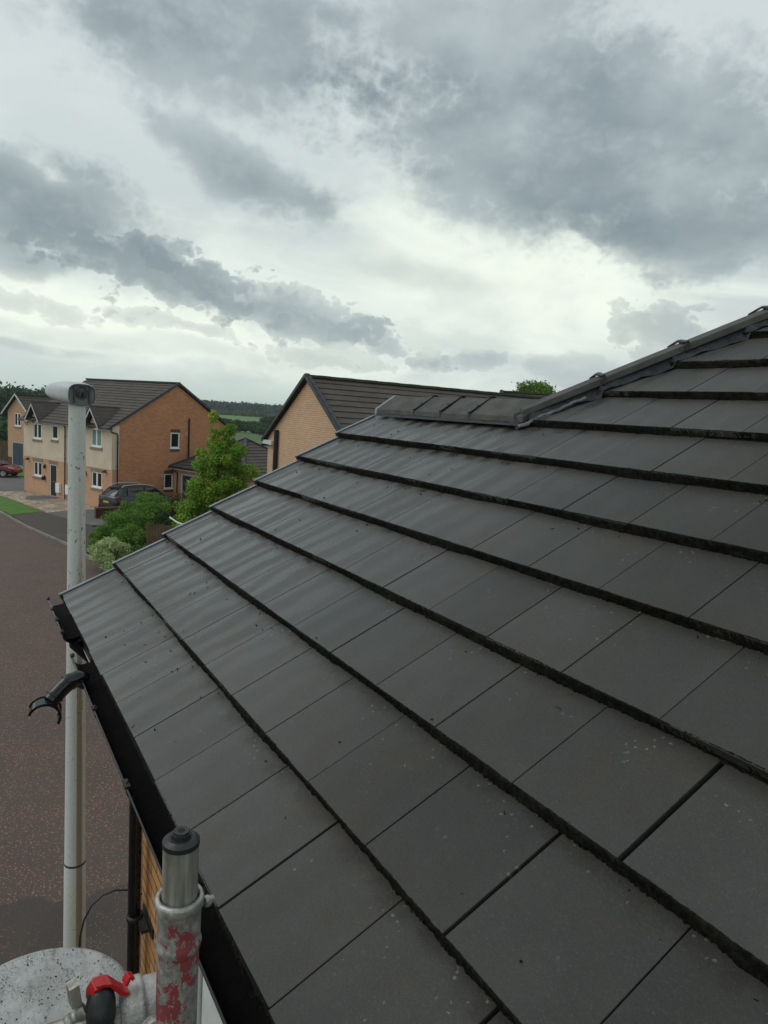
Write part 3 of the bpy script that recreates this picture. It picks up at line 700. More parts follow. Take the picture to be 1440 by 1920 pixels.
def window(parent, P0, t, n, hole, depth=.07, lights=2, pane='glass', sill=True, stone=True, sash=.075, m='white_upvc', sillw='white_upvc'):
    s0, s1, z0, z1 = hole; fr = MB(); P0 = Vector((*P0, 0)) if len(P0) == 2 else Vector(P0)
    def bx(b, a, c, e, g, d0, d1):      # d measured outwards from the wall face
        o = P0 + t * a + n * d0 + Vector((0, 0, e)); b.box(o, t * (c - a), n * (d1 - d0), (0, 0, g - e))
    d0, d1 = -depth, -depth + .05
    bx(fr, s0, s0 + sash, z0, z1, d0, d1); bx(fr, s1 - sash, s1, z0, z1, d0, d1)
    bx(fr, s0 + sash, s1 - sash, z0, z0 + sash * 1.2, d0, d1); bx(fr, s0 + sash, s1 - sash, z1 - sash, z1, d0, d1)
    if lights == 2:
        mdl = (s0 + s1) / 2; bx(fr, mdl - sash * .8, mdl + sash * .8, z0 + sash * 1.2, z1 - sash, d0, d1 + .004)
    o = fr.build('window', m, parent)
    pn = MB()
    spans = [(s0 + sash, (s0 + s1) / 2 - sash * .8), ((s0 + s1) / 2 + sash * .8, s1 - sash)] if lights == 2 else [(s0 + sash, s1 - sash)]
    for a, c in spans: bx(pn, a, c, z0 + sash * 1.2, z1 - sash, d0 + .005, d0 + .02)
    p_ = pn.build('pane', 'glass', o)
    if pane != 'glass':
        cb = MB(); 
        for a, c in spans: bx(cb, a + .02, c - .02, z0 + sash * 1.2 + .02, z1 - sash - .02, d0 + .021, d0 + .024)
        cb.build('blind', pane, o)
    if sill:
        sb = MB(); bx(sb, s0 - .03, s1 + .03, z0 - .05, z0 - .002, -depth + .003, .05); sb.build('sill', sillw, o)
    if stone:
        st = MB(); bx(st, s0 - .10, s1 + .10, z0 - .20, z0 - .052, .002, .045); st.build('stone_sill', 'stone', o)
    return o
H1 = (1.17 - 1.75, .82, 3.95, 4.95)
holes = [(XG - .1 - .80 - .62, XG - .1 - .55 + .0, 3.9, 4.95)]
WX0 = 1.97
# street wall (faces +y): seen from outside left = +x
hs = (1.08, 2.45, 3.3, 4.62)
t_, n_, q_ = wallface(f, (WX0, -.42), (-EMAX, -.42), 0, ZE - .2, [hs])
wallface(f, (WX0, -9.5), (WX0, -.42), 0, ZE - .2)
wallface(f, (-EMAX, -.42), (-EMAX, -9.5), 0, ZE - .2); wallface(f, (-EMAX, -9.5), (WX0, -9.5), 0, ZE - .2)
tri(f, [(WX0, -3.91, ZE - .2), (WX0, -.42, ZE - .2), (WX0, -.42, ZE - .03), (WX0, YR, ZR - .14), (WX0, -3.91, ZE - .03)], ((0, 0), (0, 1)))
tri(f, [(-EMAX, -.42, ZE - .2), (-EMAX, -9.5, ZE - .2), (-EMAX, -4.5, 8.0)], ((0, 0), (0, 1)))
f.build('wall', 'brick_house', our)
window(our, (WX0, -.42), t_, n_, hs, .03, 2, 'white_paint', True, False, .08)

# gutter: half-round with a missing union
GY, GZ, GR = -.006, ZE - .08, .056
gutter_z = GZ
def gutter(x0, x1, name='gutter'):
    b = MB(); b.smooth = True
    def ring(x, r): return [(x, GY - r * math.cos(math.pi * k / 14), GZ - r * math.sin(math.pi * k / 14)) for k in range(15)]
    n = max(2, int(abs(x1 - x0) / .25))
    xs = [x0 + (x1 - x0) * i / n for i in range(n + 1)]
    b.grid([ring(x, GR) for x in xs]); b.grid([ring(x, GR - .003)[::-1] for x in xs])
    b.smooth = False
    for x in (x0, x1):
        o, i = ring(x, GR), ring(x, GR - .003)
        for k in range(14): b.face([o[k], o[k + 1], i[k + 1], i[k]])
    b.tube([(x0, GY + GR, GZ), (x1, GY + GR, GZ)], .0042, 8)
    return b.build(name, 'black_plastic', our)
gutter(2.43, 1.73); gutter(1.40, .165); gutter(.125, -EMAX)
def gbracket(x, w=.035, r=.0605):
    b = MB(); b.smooth = True
    rows = [[(xx, GY - r * math.cos(math.pi * k / 14), GZ + .002 - r * math.sin(math.pi * k / 14)) for k in range(15)] for xx in (x - w / 2, x + w / 2)]
    b.grid(rows); b.smooth = False
    for q in rows:
        pass
    b.abox(x - w / 2, x + w / 2, GY + GR - .010, GY + GR + .006, GZ + .001, GZ + .009)
    b.abox(x - w / 2, x + w / 2, -.064, GY - GR + .004, GZ - .04, GZ + .006)
    b.lathe((x, GY + GR - .004, GZ + .008), (0, 0, 1), [(0, .005), (.006, .005), (.007, .003)], 8)
    return b.build('gutter_bracket', 'black_matt', our)
for x in (2.40, 2.18, 1.98, 1.75, 1.38, .76, .15, -.50, -1.3): gbracket(x, .05 if x in (.15, 1.98) else .03)
# near-black strip lying along the gutter bottom
gm = MB(); gm.smooth = True; rows = []
segs = []
for i in range(420):
    x = 2.41 - i * .012
    if x < -2.6: break
    rows.append([(x, GY - .050, GZ - .014 + rm.uniform(-.001, .002)), (x, GY - .02, GZ - .036 + rm.uniform(-.001, .002)), (x, GY + .018, GZ - .043 + rm.uniform(-.001, .002)), (x, GY + .030, GZ - .044)])
gm.grid([r for r in rows if r[0][0] > 1.76]); gm.grid([r for r in rows if r[0][0] < 1.38]); gm.build('gutter_strip', 'gutter_black', our)

# downpipe with bracket
dp = thing('downpipe', (1.08, -.18, 0), 'black downpipe running down the brick wall below the foreground gutter', 'downpipe')
dp.parent = our; dp.matrix_parent_inverse = Matrix.Translation(-our.location)
for kk in ('label', 'category'): del dp[kk]
bpy.data.objects.remove(dp)
b = MB(); b.tube([(1.86, -.03, GZ - .05), (1.86, -.03, GZ - .10), (1.86, -.12, GZ - .20), (1.86, -.335, GZ - .34), (1.855, -.35, GZ - .42), (1.84, -.35, 0.05)], .036, 16)
b.lathe((1.84, -.35, 3.80), (0, 0, 1), [(0, .038), (.0, .042), (.035, .042), (.035, .038)], 16)
dpo = b.build('downpipe', 'black_plastic', our)
b = MB(); b.abox(1.70, 1.84, -.40, -.36, 3.80, 3.822); b.abox(1.66, 1.90, -.418, -.408, 3.78, 3.84)
b.lathe((1.84, -.35, 3.805), (0, 0, 1), [(0, .043), (.0, .046), (.028, .046), (.028, .043)], 16); b.build('pipe_bracket', 'black_matt', dpo)
# sawn-off bend and open saddle sticking out past the gutter
b = MB(); pts = [(1.10, .030, 5.585), (1.098, .062, 5.600), (1.092, .095, 5.596), (1.082, .125, 5.575), (1.072, .150, 5.553), (1.066, .168, 5.534)]
b.tube(pts, [.036, .036, .036, .035, .034, .034], 18)
for (a, c, r) in [(2, 3, .039), (4, 5, .038)]:
    A, B = Vector(pts[a]), Vector(pts[c]); b.lathe(A, (B - A), [(0, r - .003), (.001, r), (.010, r), (.011, r - .003)], 18)
bend = b.build('outlet_bend', 'black_plastic', our)
b = MB(); b.smooth = True
A = Vector((1.045, .194, 5.487)); axd = Vector((1, -.12, .10)).normalized()      # saddle axis
down = Vector((0, .42, -.90)); down = (down - axd * down.dot(axd)).normalized(); sdv = axd.cross(down)
def arc(c, r): return [c + (-down * math.cos(R_(a)) + sdv * math.sin(R_(a))) * r for a in range(-98, 99, 14)]
rows = [arc(A + axd * s_, .060) for s_ in (-.034, 0, .034)]; b.grid(rows); b.grid([arc(A + axd * s_, .056)[::-1] for s_ in (-.034, 0, .034)])
b.smooth = False
for s_ in (-.034, .034):
    o, i = arc(A + axd * s_, .064), arc(A + axd * s_, .054); o2, i2 = arc(A + axd * (s_ + .004), .064), arc(A + axd * (s_ + .004), .054)
    for k in range(len(o) - 1):
        b.face([o[k], o[k + 1], i[k + 1], i[k]]); b.face([o2[k], i2[k], i2[k + 1], o2[k + 1]]); b.face([o[k], o2[k], o2[k + 1], o[k + 1]])
b.build('saddle', 'black_plastic', bend)

# ================================================================== SCAFFOLD BITS AND TUB
def alu_build(T, b):
    ob = obco(T); s = T.mapping(ob, sc=(60, 60, 5)); n = T.noise(s, 1.5, 4, 0.6); m = T.noise(ob, 22, 5, 0.65)
    c = T.mix(T.ss(n, 0.35, 0.65), (0.22, 0.215, 0.185), (0.40, 0.39, 0.35)); c = T.mix(T.ss(m, 0.5, 0.72, 0, 0.6), c, (0.12, 0.115, 0.095))
    T.l.new(c, b.inputs['Base Color']); T.l.new(T.ss(m, 0.3, 0.7, 0.45, 0.68), b.inputs['Roughness']); bump(T, b, T.noise(ob, 160, 3), 0.3, 0.001)
mat('aluminium', (0.3, 0.3, 0.28), 0.45, 0.55, 0.5, alu_build)
def redpole_build(T, b):
    ob = T.new('ShaderNodeNewGeometry').outputs['Position']; sz = T.new('ShaderNodeSeparateXYZ'); T.l.new(ob, sz.inputs[0])
    s = T.mapping(ob, sc=(1, 1, .45)); n = T.noise(s, 30, 6, 0.66, 0.6); n2 = T.noise(ob, 120, 3, 0.6)
    c = T.mix(T.ss(n2, 0.35, 0.7), (0.30, 0.29, 0.27), (0.50, 0.49, 0.47))
    c = T.mix(T.ss(T.noise(ob, 30, 4), 0.5, 0.75, 0, 0.5), c, (0.12, 0.10, 0.09))
    n3 = T.noise(T.mapping(ob, sc=(1, 1, .6)), 95, 5, .7, .4)
    p = T.math('MULTIPLY', T.ss(T.math('ADD', T.math('MULTIPLY', n, .62), T.math('MULTIPLY', n3, .38)), 0.508, 0.530), T.ss(sz.outputs[2], 6.178, 6.170))
    scr = T.ss(T.noise(T.mapping(ob, sc=(1, 1, .18)), 210, 4, .7), .60, .66)
    p = T.math('MULTIPLY', p, T.math('SUBTRACT', 1.0, T.math('MULTIPLY', scr, .8)))
    c = T.mix(T.math('MULTIPLY', p, 0.88), c, T.mix(T.ss(n2, .35, .65), (0.30, 0.008, 0.022), (0.16, 0.006, 0.012))); T.l.new(c, b.inputs['Base Color'])
    T.l.new(T.math('MULTIPLY', T.math('SUBTRACT', 1.0, p), 0.5), b.inputs['Metallic'])
    T.l.new(T.ss(n2, 0.3, 0.7, 0.34, 0.55), b.inputs['Roughness']); bump(T, b, T.math('ADD', n2, p), 0.25, 0.0008)
mat('red_worn', (0.3, 0.02, 0.02), 0.45, 0.3, 0.5, redpole_build)
mottled('cast_alu', (0.24, 0.235, 0.225), (0.44, 0.43, 0.41), 30, 0.5, 0.35, 0.8, 0.003)
mottled('grey_rubber', (0.025, 0.028, 0.033), (0.045, 0.05, 0.056), 40, 0.5)
PX, PY = -1.1835, .2515
sc_ = thing('scaffold_tower', (PX, PY, 4.9), 'aluminium scaffold tower upright with chipped red paint and black end plug beside the gutter', 'scaffold')
b = MB()
for pr, sg_ in (([(-.012, .0188), (0, .0188)], 28), ([(0, .0224), (.006, .0224)], 28), ([(.006, .0222), (.0085, .0195), (.0105, .0165)], 28), ([(.0100, .0125), (.0155, .0122)], 8), ([(.0155, .0105), (.0185, .0100)], 8)):
    b.lathe((PX, PY, 6.262), (0, 0, 1), pr, sg_)
b.build('end_plug', 'black_matt', sc_)
b = MB(); b.lathe((PX, PY, 6.262), (0, 0, 1), [(.0186, .0046), (.0188, .0046)], 12); b.build('plug_hole', 'under', sc_)
b = MB(); rows = []
for z in (6.10, 6.262):
    rows.append([(PX + (.0215 - (.0011 if k % 6 == 0 else 0)) * math.cos(2 * math.pi * k / 72), PY + (.0215 - (.0011 if k % 6 == 0 else 0)) * math.sin(2 * math.pi * k / 72), z) for k in range(72)])
b.smooth = True; b.grid(rows, True); b.smooth = False; b.face(rows[-1]); b.build('spigot', 'aluminium', sc_)
b = MB(); b.lathe((PX, PY, 6.120), (0, 0, 1), [(0, .0255), (.006, .0275), (.012, .0285), (.016, .0275), (.020, .0265), (.058, .0268), (.062, .0295), (.070, .0300), (.074, .0285), (.075, .0245), (.068, .0235), (.06, .0225)], 32, False)
b.lathe((PX - .006, PY - .030, 6.178), (0.2, -1, 0), [(0, .007), (.006, .007), (.008, .0045), (.012, .0045)], 10)
b.build('collar', 'red_worn', sc_)
b = MB(); b.lathe((PX, PY, 5.05), (0, 0, 1), [(0, .0255), (.3, .0255), (.9, .0255), (1.078, .0255)], 32); tag(b.build('upright', 'red_worn', sc_), 'silver upright with worn red paint')
# rung across, with its cast sockets
TL, TR = Vector((-1.078, .455, 5.966)), Vector((-1.092, .283, 5.966))
b = MB(); b.tube([TL + (TL - TR) * 1.4, TL, TR, Vector((-1.15, .262, 5.966))], .019, 20)
def timb(T, bb):
    ob = obco(T); n = T.noise(T.mapping(ob, sc=(90, 6, 90)), 1, 4, .6)
    T.l.new(T.mix(T.ss(n, .35, .62), (.10, .09, .075), (.46, .44, .40)), bb.inputs['Base Color'])
mat('scratched_tube', (.4, .4, .38), .6, .1, .4, timb); b.build('rung', 'scratched_tube', sc_)
b = MB(); Ax = Vector((-.05, -1, -.02)); b.lathe((-1.089, .304, 5.968), Ax, [(0, .010), (.001, .030), (.018, .0385), (.022, .0385), (.023, .0415), (.030, .0415), (.031, .038), (.034, .036), (.036, .0375), (.052, .037), (.060, .031), (.066, .020)], 36)
b.build('cast_socket', 'cast_alu', sc_)
# brace hook with red trigger, clipped over the rung
br = thing('scaffold_brace', (-1.085, .325, 5.9), 'black brace claw with a red trigger clipped over the scaffold rung', 'brace')
b = MB(); b.smooth = True; V = Vector
b.lathe((-1.142, .334, 5.905), (.055, -.008, .105), [(0, .0135), (.084, .0138)], 28)
tb_ = b.build('brace_tube', 'grey_rubber', br)
b = MB(); b.lathe((-1.142, .334, 5.905), (.055, -.008, .105), [(.070, .0150), (.072, .0172), (.078, .0176), (.080, .0160), (.084, .0160), (.086, .0180), (.098, .0186), (.108, .0186), (.118, .0165), (.125, .012), (.128, .006)], 28)
for an in (-.9, -.3, .4, 1.0): b.box((-1.106, .3275 + .013 * math.sin(an), 5.978 + .004 * math.cos(an)), (-.004, 0, .002), (0, .002, 0), (.010, 0, .020))
b.build('claw_body', 'black_matt', br)
def ribbon(b, pts, w, th):
    pts = [V(p) for p in pts]; wv = V(w); n = len(pts)
    rows = []
    for i, p in enumerate(pts):
        t = (pts[min(i + 1, n - 1)] - pts[max(0, i - 1)]).normalized(); nn = t.cross(wv.normalized()).normalized() * (th[i] if isinstance(th, list) else th)
        rows.append([p - wv / 2 - nn / 2, p + wv / 2 - nn / 2, p + wv / 2 + nn / 2, p - wv / 2 + nn / 2])
    b.grid(rows, True); b.face(rows[0][::-1]); b.face(rows[-1])
b = MB(); ribbon(b, [(-1.084, .340, 6.000), (-1.084, .339, 6.012), (-1.085, .334, 6.021), (-1.086, .326, 6.025), (-1.087, .317, 6.024), (-1.088, .310, 6.016), (-1.089, .304, 6.009), (-1.090, .298, 6.005), (-1.0905, .293, 6.005)], (.020, .003, 0), [.004, .005, .005, .0045, .0045, .006, .006, .006, .003])
b.box((-1.098, .322, 6.0262), (.018, .002, 0), (0, .012, .001), (0, 0, .003))
b.lathe((-1.1045, .331, 6.003), (-1, .1, 0.2), [(-.002, .0042), (.004, .0042), (.005, .003)], 12)
ribbon(b, [(-1.094, .297, 6.018), (-1.093, .292, 6.027), (-1.092, .287, 6.022)], (.014, .002, 0), .005)
b.build('trigger', 'red_plastic', br, bevel=.0015)
b = MB(); b.box((-1.088, .349, 6.003), (.016, .003, 0), (0, .012, -.004), (0, .004, .030)); b.lathe((-1.086, .345, 5.992), (0.02, .85, -.45), [(0, .010), (.010, .010), (.010, .0075), (.018, .0075), (.018, .009), (.026, .009), (.027, .005), (.036, .0045)], 14)
b.build('catch_pin', 'aluminium', br)
# round white tub with moss on its lid, standing on the scaffold deck
def lid_build(T, b):
    ob = obco(T); v = T.vmath('ADD', ob, T.vmath('SCALE', T.noise(ob, 40, 3, .6, 0, 'Color'), None, .05))
    n = T.noise(v, 190, 6, .8); d = T.noise(ob, 9, 4, .6)
    c = T.mix(T.ss(d, .35, .7), (.47, .475, .47), (.33, .335, .33))
    c = T.mix(T.ss(T.noise(T.mapping(ob, rot=(0, 0, .5), sc=(1, 3.5, 1)), 14, 5, .7), .52, .68, 0, .7), c, (.17, .17, .165))
    f = T.math('MULTIPLY', T.ss(n, .47, .60), T.ss(T.noise(ob, 12, 4, .65), .38, .60, .2, .95))
    c = T.mix(f, c, (.09, .085, .07)); T.l.new(c, b.inputs['Base Color']); bump(T, b, n, .3, .002)
mat('lid_dirty', (.5, .5, .5), .5, 0, .4, lid_build)
TX, TY, TZ = -.292, .338, 5.30
tub = thing('tub', (TX, TY, 5.0), 'round white tub whose lid is strewn with dark moss crumbs, bottom left corner', 'tub')
b = MB(); b.lathe((TX, TY, TZ), (0, 0, 1), [(-.022, .221), (-.006, .223), (-.001, .219), (0, .212)], 72, False)
top_ = [(TX + .212 * math.cos(2 * math.pi * k / 72), TY + .212 * math.sin(2 * math.pi * k / 72), TZ) for k in range(72)]; b.face(top_)
lid = b.build('lid', 'lid_dirty', tub)
b = MB(); rl = random.Random(4)
for _ in range(420):
    a = rl.uniform(0, 6.283); r = .21 * math.sqrt(rl.random()); crumb(b, Vector((TX + r * math.cos(a), TY + r * math.sin(a), TZ + .001)), rl.choice([.0010, .0014, .002, .003]) , rl)
b.build('moss_crumbs', 'moss', lid)
b = MB(); b.lathe((TX, TY, 4.985), (0, 0, 1), [(0, .185), (.02, .19), (.29, .212)], 48); b.build('body', 'white_paint', tub)
dk = thing('scaffold_deck', (-1.3, .55, 4.9), 'grey timber scaffold boards under the white tub', 'deck')
for i in range(3):
    b = MB(); b.abox(-2.6, .15, .13 + i * .235, .355 + i * .235, 4.945, 4.983); b.build('board', 'timber', dk)
for x in (-2.5, .1):
    b = MB(); b.tube([(x, .0, 4.92), (x, 1.0, 4.92)], .024, 12); b.build('transom', 'aluminium', dk)
    for y in (.90, .12): b = MB(); b.tube([(x, y, 0.02), (x, y, 4.90)], .024, 12); b.build('leg', 'aluminium', dk)
# black cable looping from the wall
b = MB(); b.tube([(1.93, -.41, 3.88), (1.93, -.34, 3.93), (1.93, -.26, 3.955), (1.93, -.19, 3.945), (1.93, -.13, 3.90), (1.93, -.09, 3.82), (1.93, -.07, 3.72), (1.93, -.065, 3.6), (1.93, -.08, 3.4), (1.93, -.15, 3.1), (1.93, -.28, 2.7), (1.93, -.41, 2.5)], .0055, 8)
tag(b.build('cable', 'black_matt'), 'thin black cable hanging in a loop beside the downpipe', 'cable')

# ================================================================== STREET LAMP
LX, LY = 2.98, -.18
def post_build(T, b):
    ob = obco(T); s = T.new('ShaderNodeSeparateXYZ'); T.l.new(ob, s.inputs[0])
    g = T.noise(ob, 120, 3, .7); st = T.noise(T.mapping(ob, sc=(16, 16, .35)), 1.6, 3, .5)
    c = T.mix(T.ss(g, .35, .7), (.57, .58, .555), (.68, .69, .665))
    ang = T.math('ARCTAN2', s.outputs[1], s.outputs[0])
    # brown wash down one side of the column
    tint = T.math('MULTIPLY', T.ss(T.math('ABSOLUTE', T.math('ADD', T.math('ADD', ang, 2.78), T.math('MULTIPLY', st, .35))), .52, .30), T.ss(s.outputs[2], 6.0, 4.9))
    c = T.mix(T.math('MULTIPLY', tint, .75), c, (.21, .165, .125))
    c = T.mix(T.ss(st, .55, .75, 0, .3), c, (.24, .24, .20))
    vv = T.vmath('ADD', T.mapping(ob, sc=(1, 1, .55)), T.vmath('SCALE', T.noise(ob, 35, 3, .6, 0, 'Color'), None, .05))
    sp2 = T.math('MULTIPLY', T.ss(T.voro(vv, 30), .22, .15), T.math('MULTIPLY', T.ss(T.noise(ob, 5, 2), .40, .56), T.ss(s.outputs[2], 4.2, 5.2, .25, 1)))
    c = T.mix(sp2, c, (.04, .042, .032)); T.l.new(c, b.inputs['Base Color'])
    bump(T, b, g, .3, .002)
mat('post', (.38, .39, .37), .6, .2, .4, post_build)
mottled('lamp_shell', (.46, .48, .51), (.54, .56, .59), 6, .45, 0, .2, .002)
mottled('lamp_grey', (.13, .14, .145), (.17, .18, .185), 14, .5, 0, .2, .002)
mottled('lamp_dark', (.05, .055, .06), (.07, .075, .08), 14, .5)
lampT = thing('street_lamp', (LX, LY, 0), 'tall pale grey street lamp column with grey lantern rising just past the gable end', 'street lamp')
b = MB(); b.lathe((0, 0, 0), (0, 0, 1), [(0, .10), (.02, .083), (2.90, .0745), (3.02, .0738), (3.50, .071), (3.505, .0695), (3.52, .0695), (3.525, .0685), (5.0, .0605), (6.2, .0535), (6.735, .0515)], 28)
pc = b.build('column', 'post'); pc.parent = lampT; pc.location = (0, 0, 0); 
b = MB(); b.lathe((0, 0, 3.495), (0, 0, 1), [(0, .0712), (.004, .0716), (.012, .0716), (.016, .0700)], 28, False); jr = b.build('joint_ring', 'ridge_mossy'); jr.parent = lampT
hd = Vector((math.cos(R_(15)), math.sin(R_(15)), 0.03)).normalized(); hs_ = Vector((hd.y, -hd.x, 0)).normalized()     # hs_: right as seen from behind
hup = hs_.cross(hd)
B0 = Vector((LX, LY, 6.798)) - hd * .07
def ring(s, w, up_, dn_, cyo=0.0, n=28, part='all', p=3.0):
    c = B0 + hd * s + hup * cyo; out = []
    rng_ = {'all': (0, 360), 'top': (-4, 184), 'bot': (184, 356)}[part]
    for k in range(n + (0 if part == 'all' else 1)):
        a = R_(rng_[0] + (rng_[1] - rng_[0]) * k / n); ca, sa = math.cos(a), math.sin(a)
        r = (abs(ca) ** p + abs(sa) ** p) ** (-1 / p)
        out.append(c + hs_ * w * r * ca + hup * (up_ if sa > 0 else dn_) * r * sa)
    return out
secs = [(0.0, .086, .068, .068), (.02, .094, .073, .070), (.08, .106, .077, .070), (.18, .110, .076, .064), (.28, .102, .067, .056), (.37, .086, .054, .045), (.44, .064, .039, .033), (.475, .042, .026, .022), (.485, .015, .010, .010)]
for part, nm, m in (('top', 'canopy', 'lamp_shell'), ('bot', 'bowl', 'lamp_shell')):
    b = MB(); b.smooth = True; b.grid([ring(*s, part=part) for s in secs]); b.smooth = False
    o = b.build(nm, m, lampT)
b = MB(); rr_ = ring(.004, .085, .067, .067); b.face(rr_); b.grid([rr_, ring(.012, .087, .069, .069)], True)
o = b.build('end_plate', 'lamp_grey', lampT)
b = MB()
cE = B0 - hd * .0005
b.lathe(cE + hup * .012 + hd * .004, -hd, [(0, .040), (.006, .040), (.006, .036), (.001, .035), (.001, .030), (.005, .029), (.005, .010), (.009, .009), (.009, 0.003)], 28, False)
for sgn in (-1, 1):
    b.box(cE + hs_ * (sgn * .048 - .004) + hup * -.052 + hd * .002, -hd * .006, hs_ * .008, hup * .09)
    b.box(cE + hs_ * (sgn * .058 - .012) + hup * .040 + hd * .002, -hd * .010, hs_ * .024, hup * .014)
    b.box(cE + hs_ * (sgn * .014 - .005) + hup * -.010 + hd * .000, -hd * .010, hs_ * .010, hup * .036)
b.box(cE + hs_ * -.052 + hup * .057 + hd * .002, -hd * .008, hs_ * .104, hup * .007)
b.build('latch_rib', 'lamp_dark', o)

# ================================================================== OTHER HOUSES
def courses(b, E0, E1, T0, T1, gauge=.33, th=.028, seed=0):
    """stepped tile courses on a slope: eave edge E0-E1, top edge T0-T1 (may meet in a point)"""
    E0, E1, T0, T1 = map(Vector, (E0, E1, T0, T1)); rr2 = random.Random(seed)
    L = ((T0 + T1) / 2 - (E0 + E1) / 2).length; n = max(2, round(L / gauge))
    nr = (E1 - E0).cross((T0 + T1) / 2 - E0).normalized()
    if nr.z < 0: nr = -nr
    for k in range(n):
        a, c = E0.lerp(T0, k / n), E1.lerp(T1, k / n); d_, e = E0.lerp(T0, (k + 1) / n), E1.lerp(T1, (k + 1) / n)
        al = a + nr * th; cl = c + nr * th; dl = d_ + nr * .002; el_ = e + nr * .002
        w = (c - a).length; m = max(1, int(w / 2.4)) ; b.cur = rr2.random()
        b.face([al, cl, el_, dl]); b.face([a - nr * .01, c - nr * .01, cl, al])
        b.face([a - nr * .01, al, dl]); b.face([c - nr * .01, el_, cl])
def strip(b, A, B, side, w, h, up=(0, 0, 1)):
    A, B, side, up = map(Vector, (A, B, side, up)); b.box(A - side * w / 2, B - A, side * w, up * h)

# ---- semi-detached pair
SC = Vector((41.65, -7.23, 0)); sa = Vector((math.cos(R_(23.5)), math.sin(R_(23.5)), 0)); sb_ = Vector((sa.y, -sa.x, 0))
SL, SW, SE, SR = 10.0, 9.2, 5.0, 7.80
def S(s, t, z): return SC + sa * s + sb_ * t + Vector((0, 0, z))
semi = thing('semi_detached_house', tuple(SC), 'two-storey semi-detached pair with cream render over brick, two white-edged gablets and a wide brick gable', 'house')
up_h = [(10 - 8.79, 10 - 7.8, 3.72, 4.72), (10 - 6.54, 10 - 5.85, 3.84, 4.72), (10 - 2.12, 10 - 1.05, 3.74, 4.80)]
lo_h = [(10 - 8.79, 10 - 7.78, 1.26, 2.2), (10 - 6.84, 10 - 5.98, .16, 2.2), (10 - 2.08, 10 - 1.02, 1.26, 2.2)]
fL = S(10, 0, 0); fR = S(0, 0, 0)
b1, b2 = MB(), MB()
# low brick storey, then the render 20 mm proud
ft, fn, _ = wallface(b2, (fL.x, fL.y), (fR.x, fR.y), 0, 2.45, lo_h)
off = fn * .02
wallface(b1, ((fL + off).x, (fL + off).y), ((fR + off).x, (fR + off).y), 2.45, 5.0, up_h)
b1.face([tuple(fL + Vector((0, 0, 2.45))), tuple(fR + Vector((0, 0, 2.45))), tuple(fR + off + Vector((0, 0, 2.45))), tuple(fL + off + Vector((0, 0, 2.45)))][::-1])
# gablet faces
for (g0, g1, gz) in ((10 - 9.05, 10 - 7.67, 5.95), (10 - 2.37, 10 - .99, 6.0)):
    a = fL + ft * g0 + off + Vector((0, 0, 5.0)); c = fL + ft * g1 + off + Vector((0, 0, 5.0)); b1.face([tuple(a), tuple(c), tuple((a + c) / 2 + Vector((0, 0, gz - 5.08)))])
# render return on the gable
off2 = -sa * .02
gr = MB(); p0 = fR + off - sa * .02
wallface(b1, (p0.x, p0.y), ((S(0, .44, 0) - sa * .02).x, (S(0, .44, 0) - sa * .02).y), 2.47, 5.1)
q0 = S(0, .44, 0); b1.box(q0 - sa * .02 + Vector((0, 0, 2.47)), sa * .018, sb_ * .01, (0, 0, 2.7))
b1.build('rendered_wall', 'render_beige', semi); b2.build('front_wall', 'brick_front', semi)
b3 = MB(); gh = [(4.15, 4.85, 3.76, 4.76), (3.72, 4.4, 1.16, 2.13)]
gt, gn, _ = wallface(b3, (fR.x, fR.y), (S(0, SW, 0).x, S(0, SW, 0).y), 0, SE, gh)
tri(b3, [tuple(S(0, 0, SE)), tuple(S(0, SW, SE)), tuple(S(0, SW / 2, SR - .05))], ((SC.x, SC.y), (sb_.x, sb_.y)))
wallface(b3, (S(0, SW, 0).x, S(0, SW, 0).y), (S(SL, SW, 0).x, S(SL, SW, 0).y), 0, SE)
wallface(b3, (S(SL, SW, 0).x, S(SL, SW, 0).y), (fL.x, fL.y), 0, SE)
tri(b3, [tuple(S(SL, SW, SE)), tuple(S(SL, 0, SE)), tuple(S(SL, SW / 2, SR - .05))], ((SC.x, SC.y), (sb_.x, sb_.y)))
b3.build('gable_wall', 'brick_orange', semi)
# corner band of darker brick under the render return
b = MB(); p = S(0, 0.0, 0) - sa * .012; b.box(p, sa * .010, sb_ * .44, (0, 0, 2.44)); b.build('brick_band', 'brick_front', semi)
for i, h in enumerate(up_h): window(semi, tuple(fL + off), ft, fn, h, .07, 1 if i == 1 else 2, 'curtain' if i == 2 else 'glass')
for i, h in enumerate(lo_h):
    if i != 1: window(semi, tuple(fL), ft, fn, h, .07, 2)
for h in gh: window(semi, tuple(SC), gt, gn, h, .06, 1, 'glass', True, False)
for h in gh:
    for (z0, z1) in ((h[3], h[3] + .22), (h[2] - .22, h[2] - .06)):
        b = MB(); b.box(SC + gt * (h[0] - .02) + gn * .002 + Vector((0, 0, z0)), gt * (h[1] - h[0] + .04), gn * .012, (0, 0, z1 - z0)); b.build('lintel', 'brick_dark', semi)
for h in lo_h: b = MB(); b.box(fL + ft * (h[0] - .10) + fn * .002 + Vector((0, 0, 2.202)), ft * (h[1] - h[0] + .2), fn * .022, (0, 0, .20)); b.build('stone_lintel', 'stone', semi)
for h in up_h[0:1] + up_h[2:]: b = MB(); b.box(fL + off + ft * (h[0] - .10) + fn * .002 + Vector((0, 0, h[3] + .002)), ft * (h[1] - h[0] + .2), fn * .022, (0, 0, .25)); b.build('stone_lintel', 'stone', semi)
h = lo_h[1]; b = MB(); P = fL + ft * h[0]
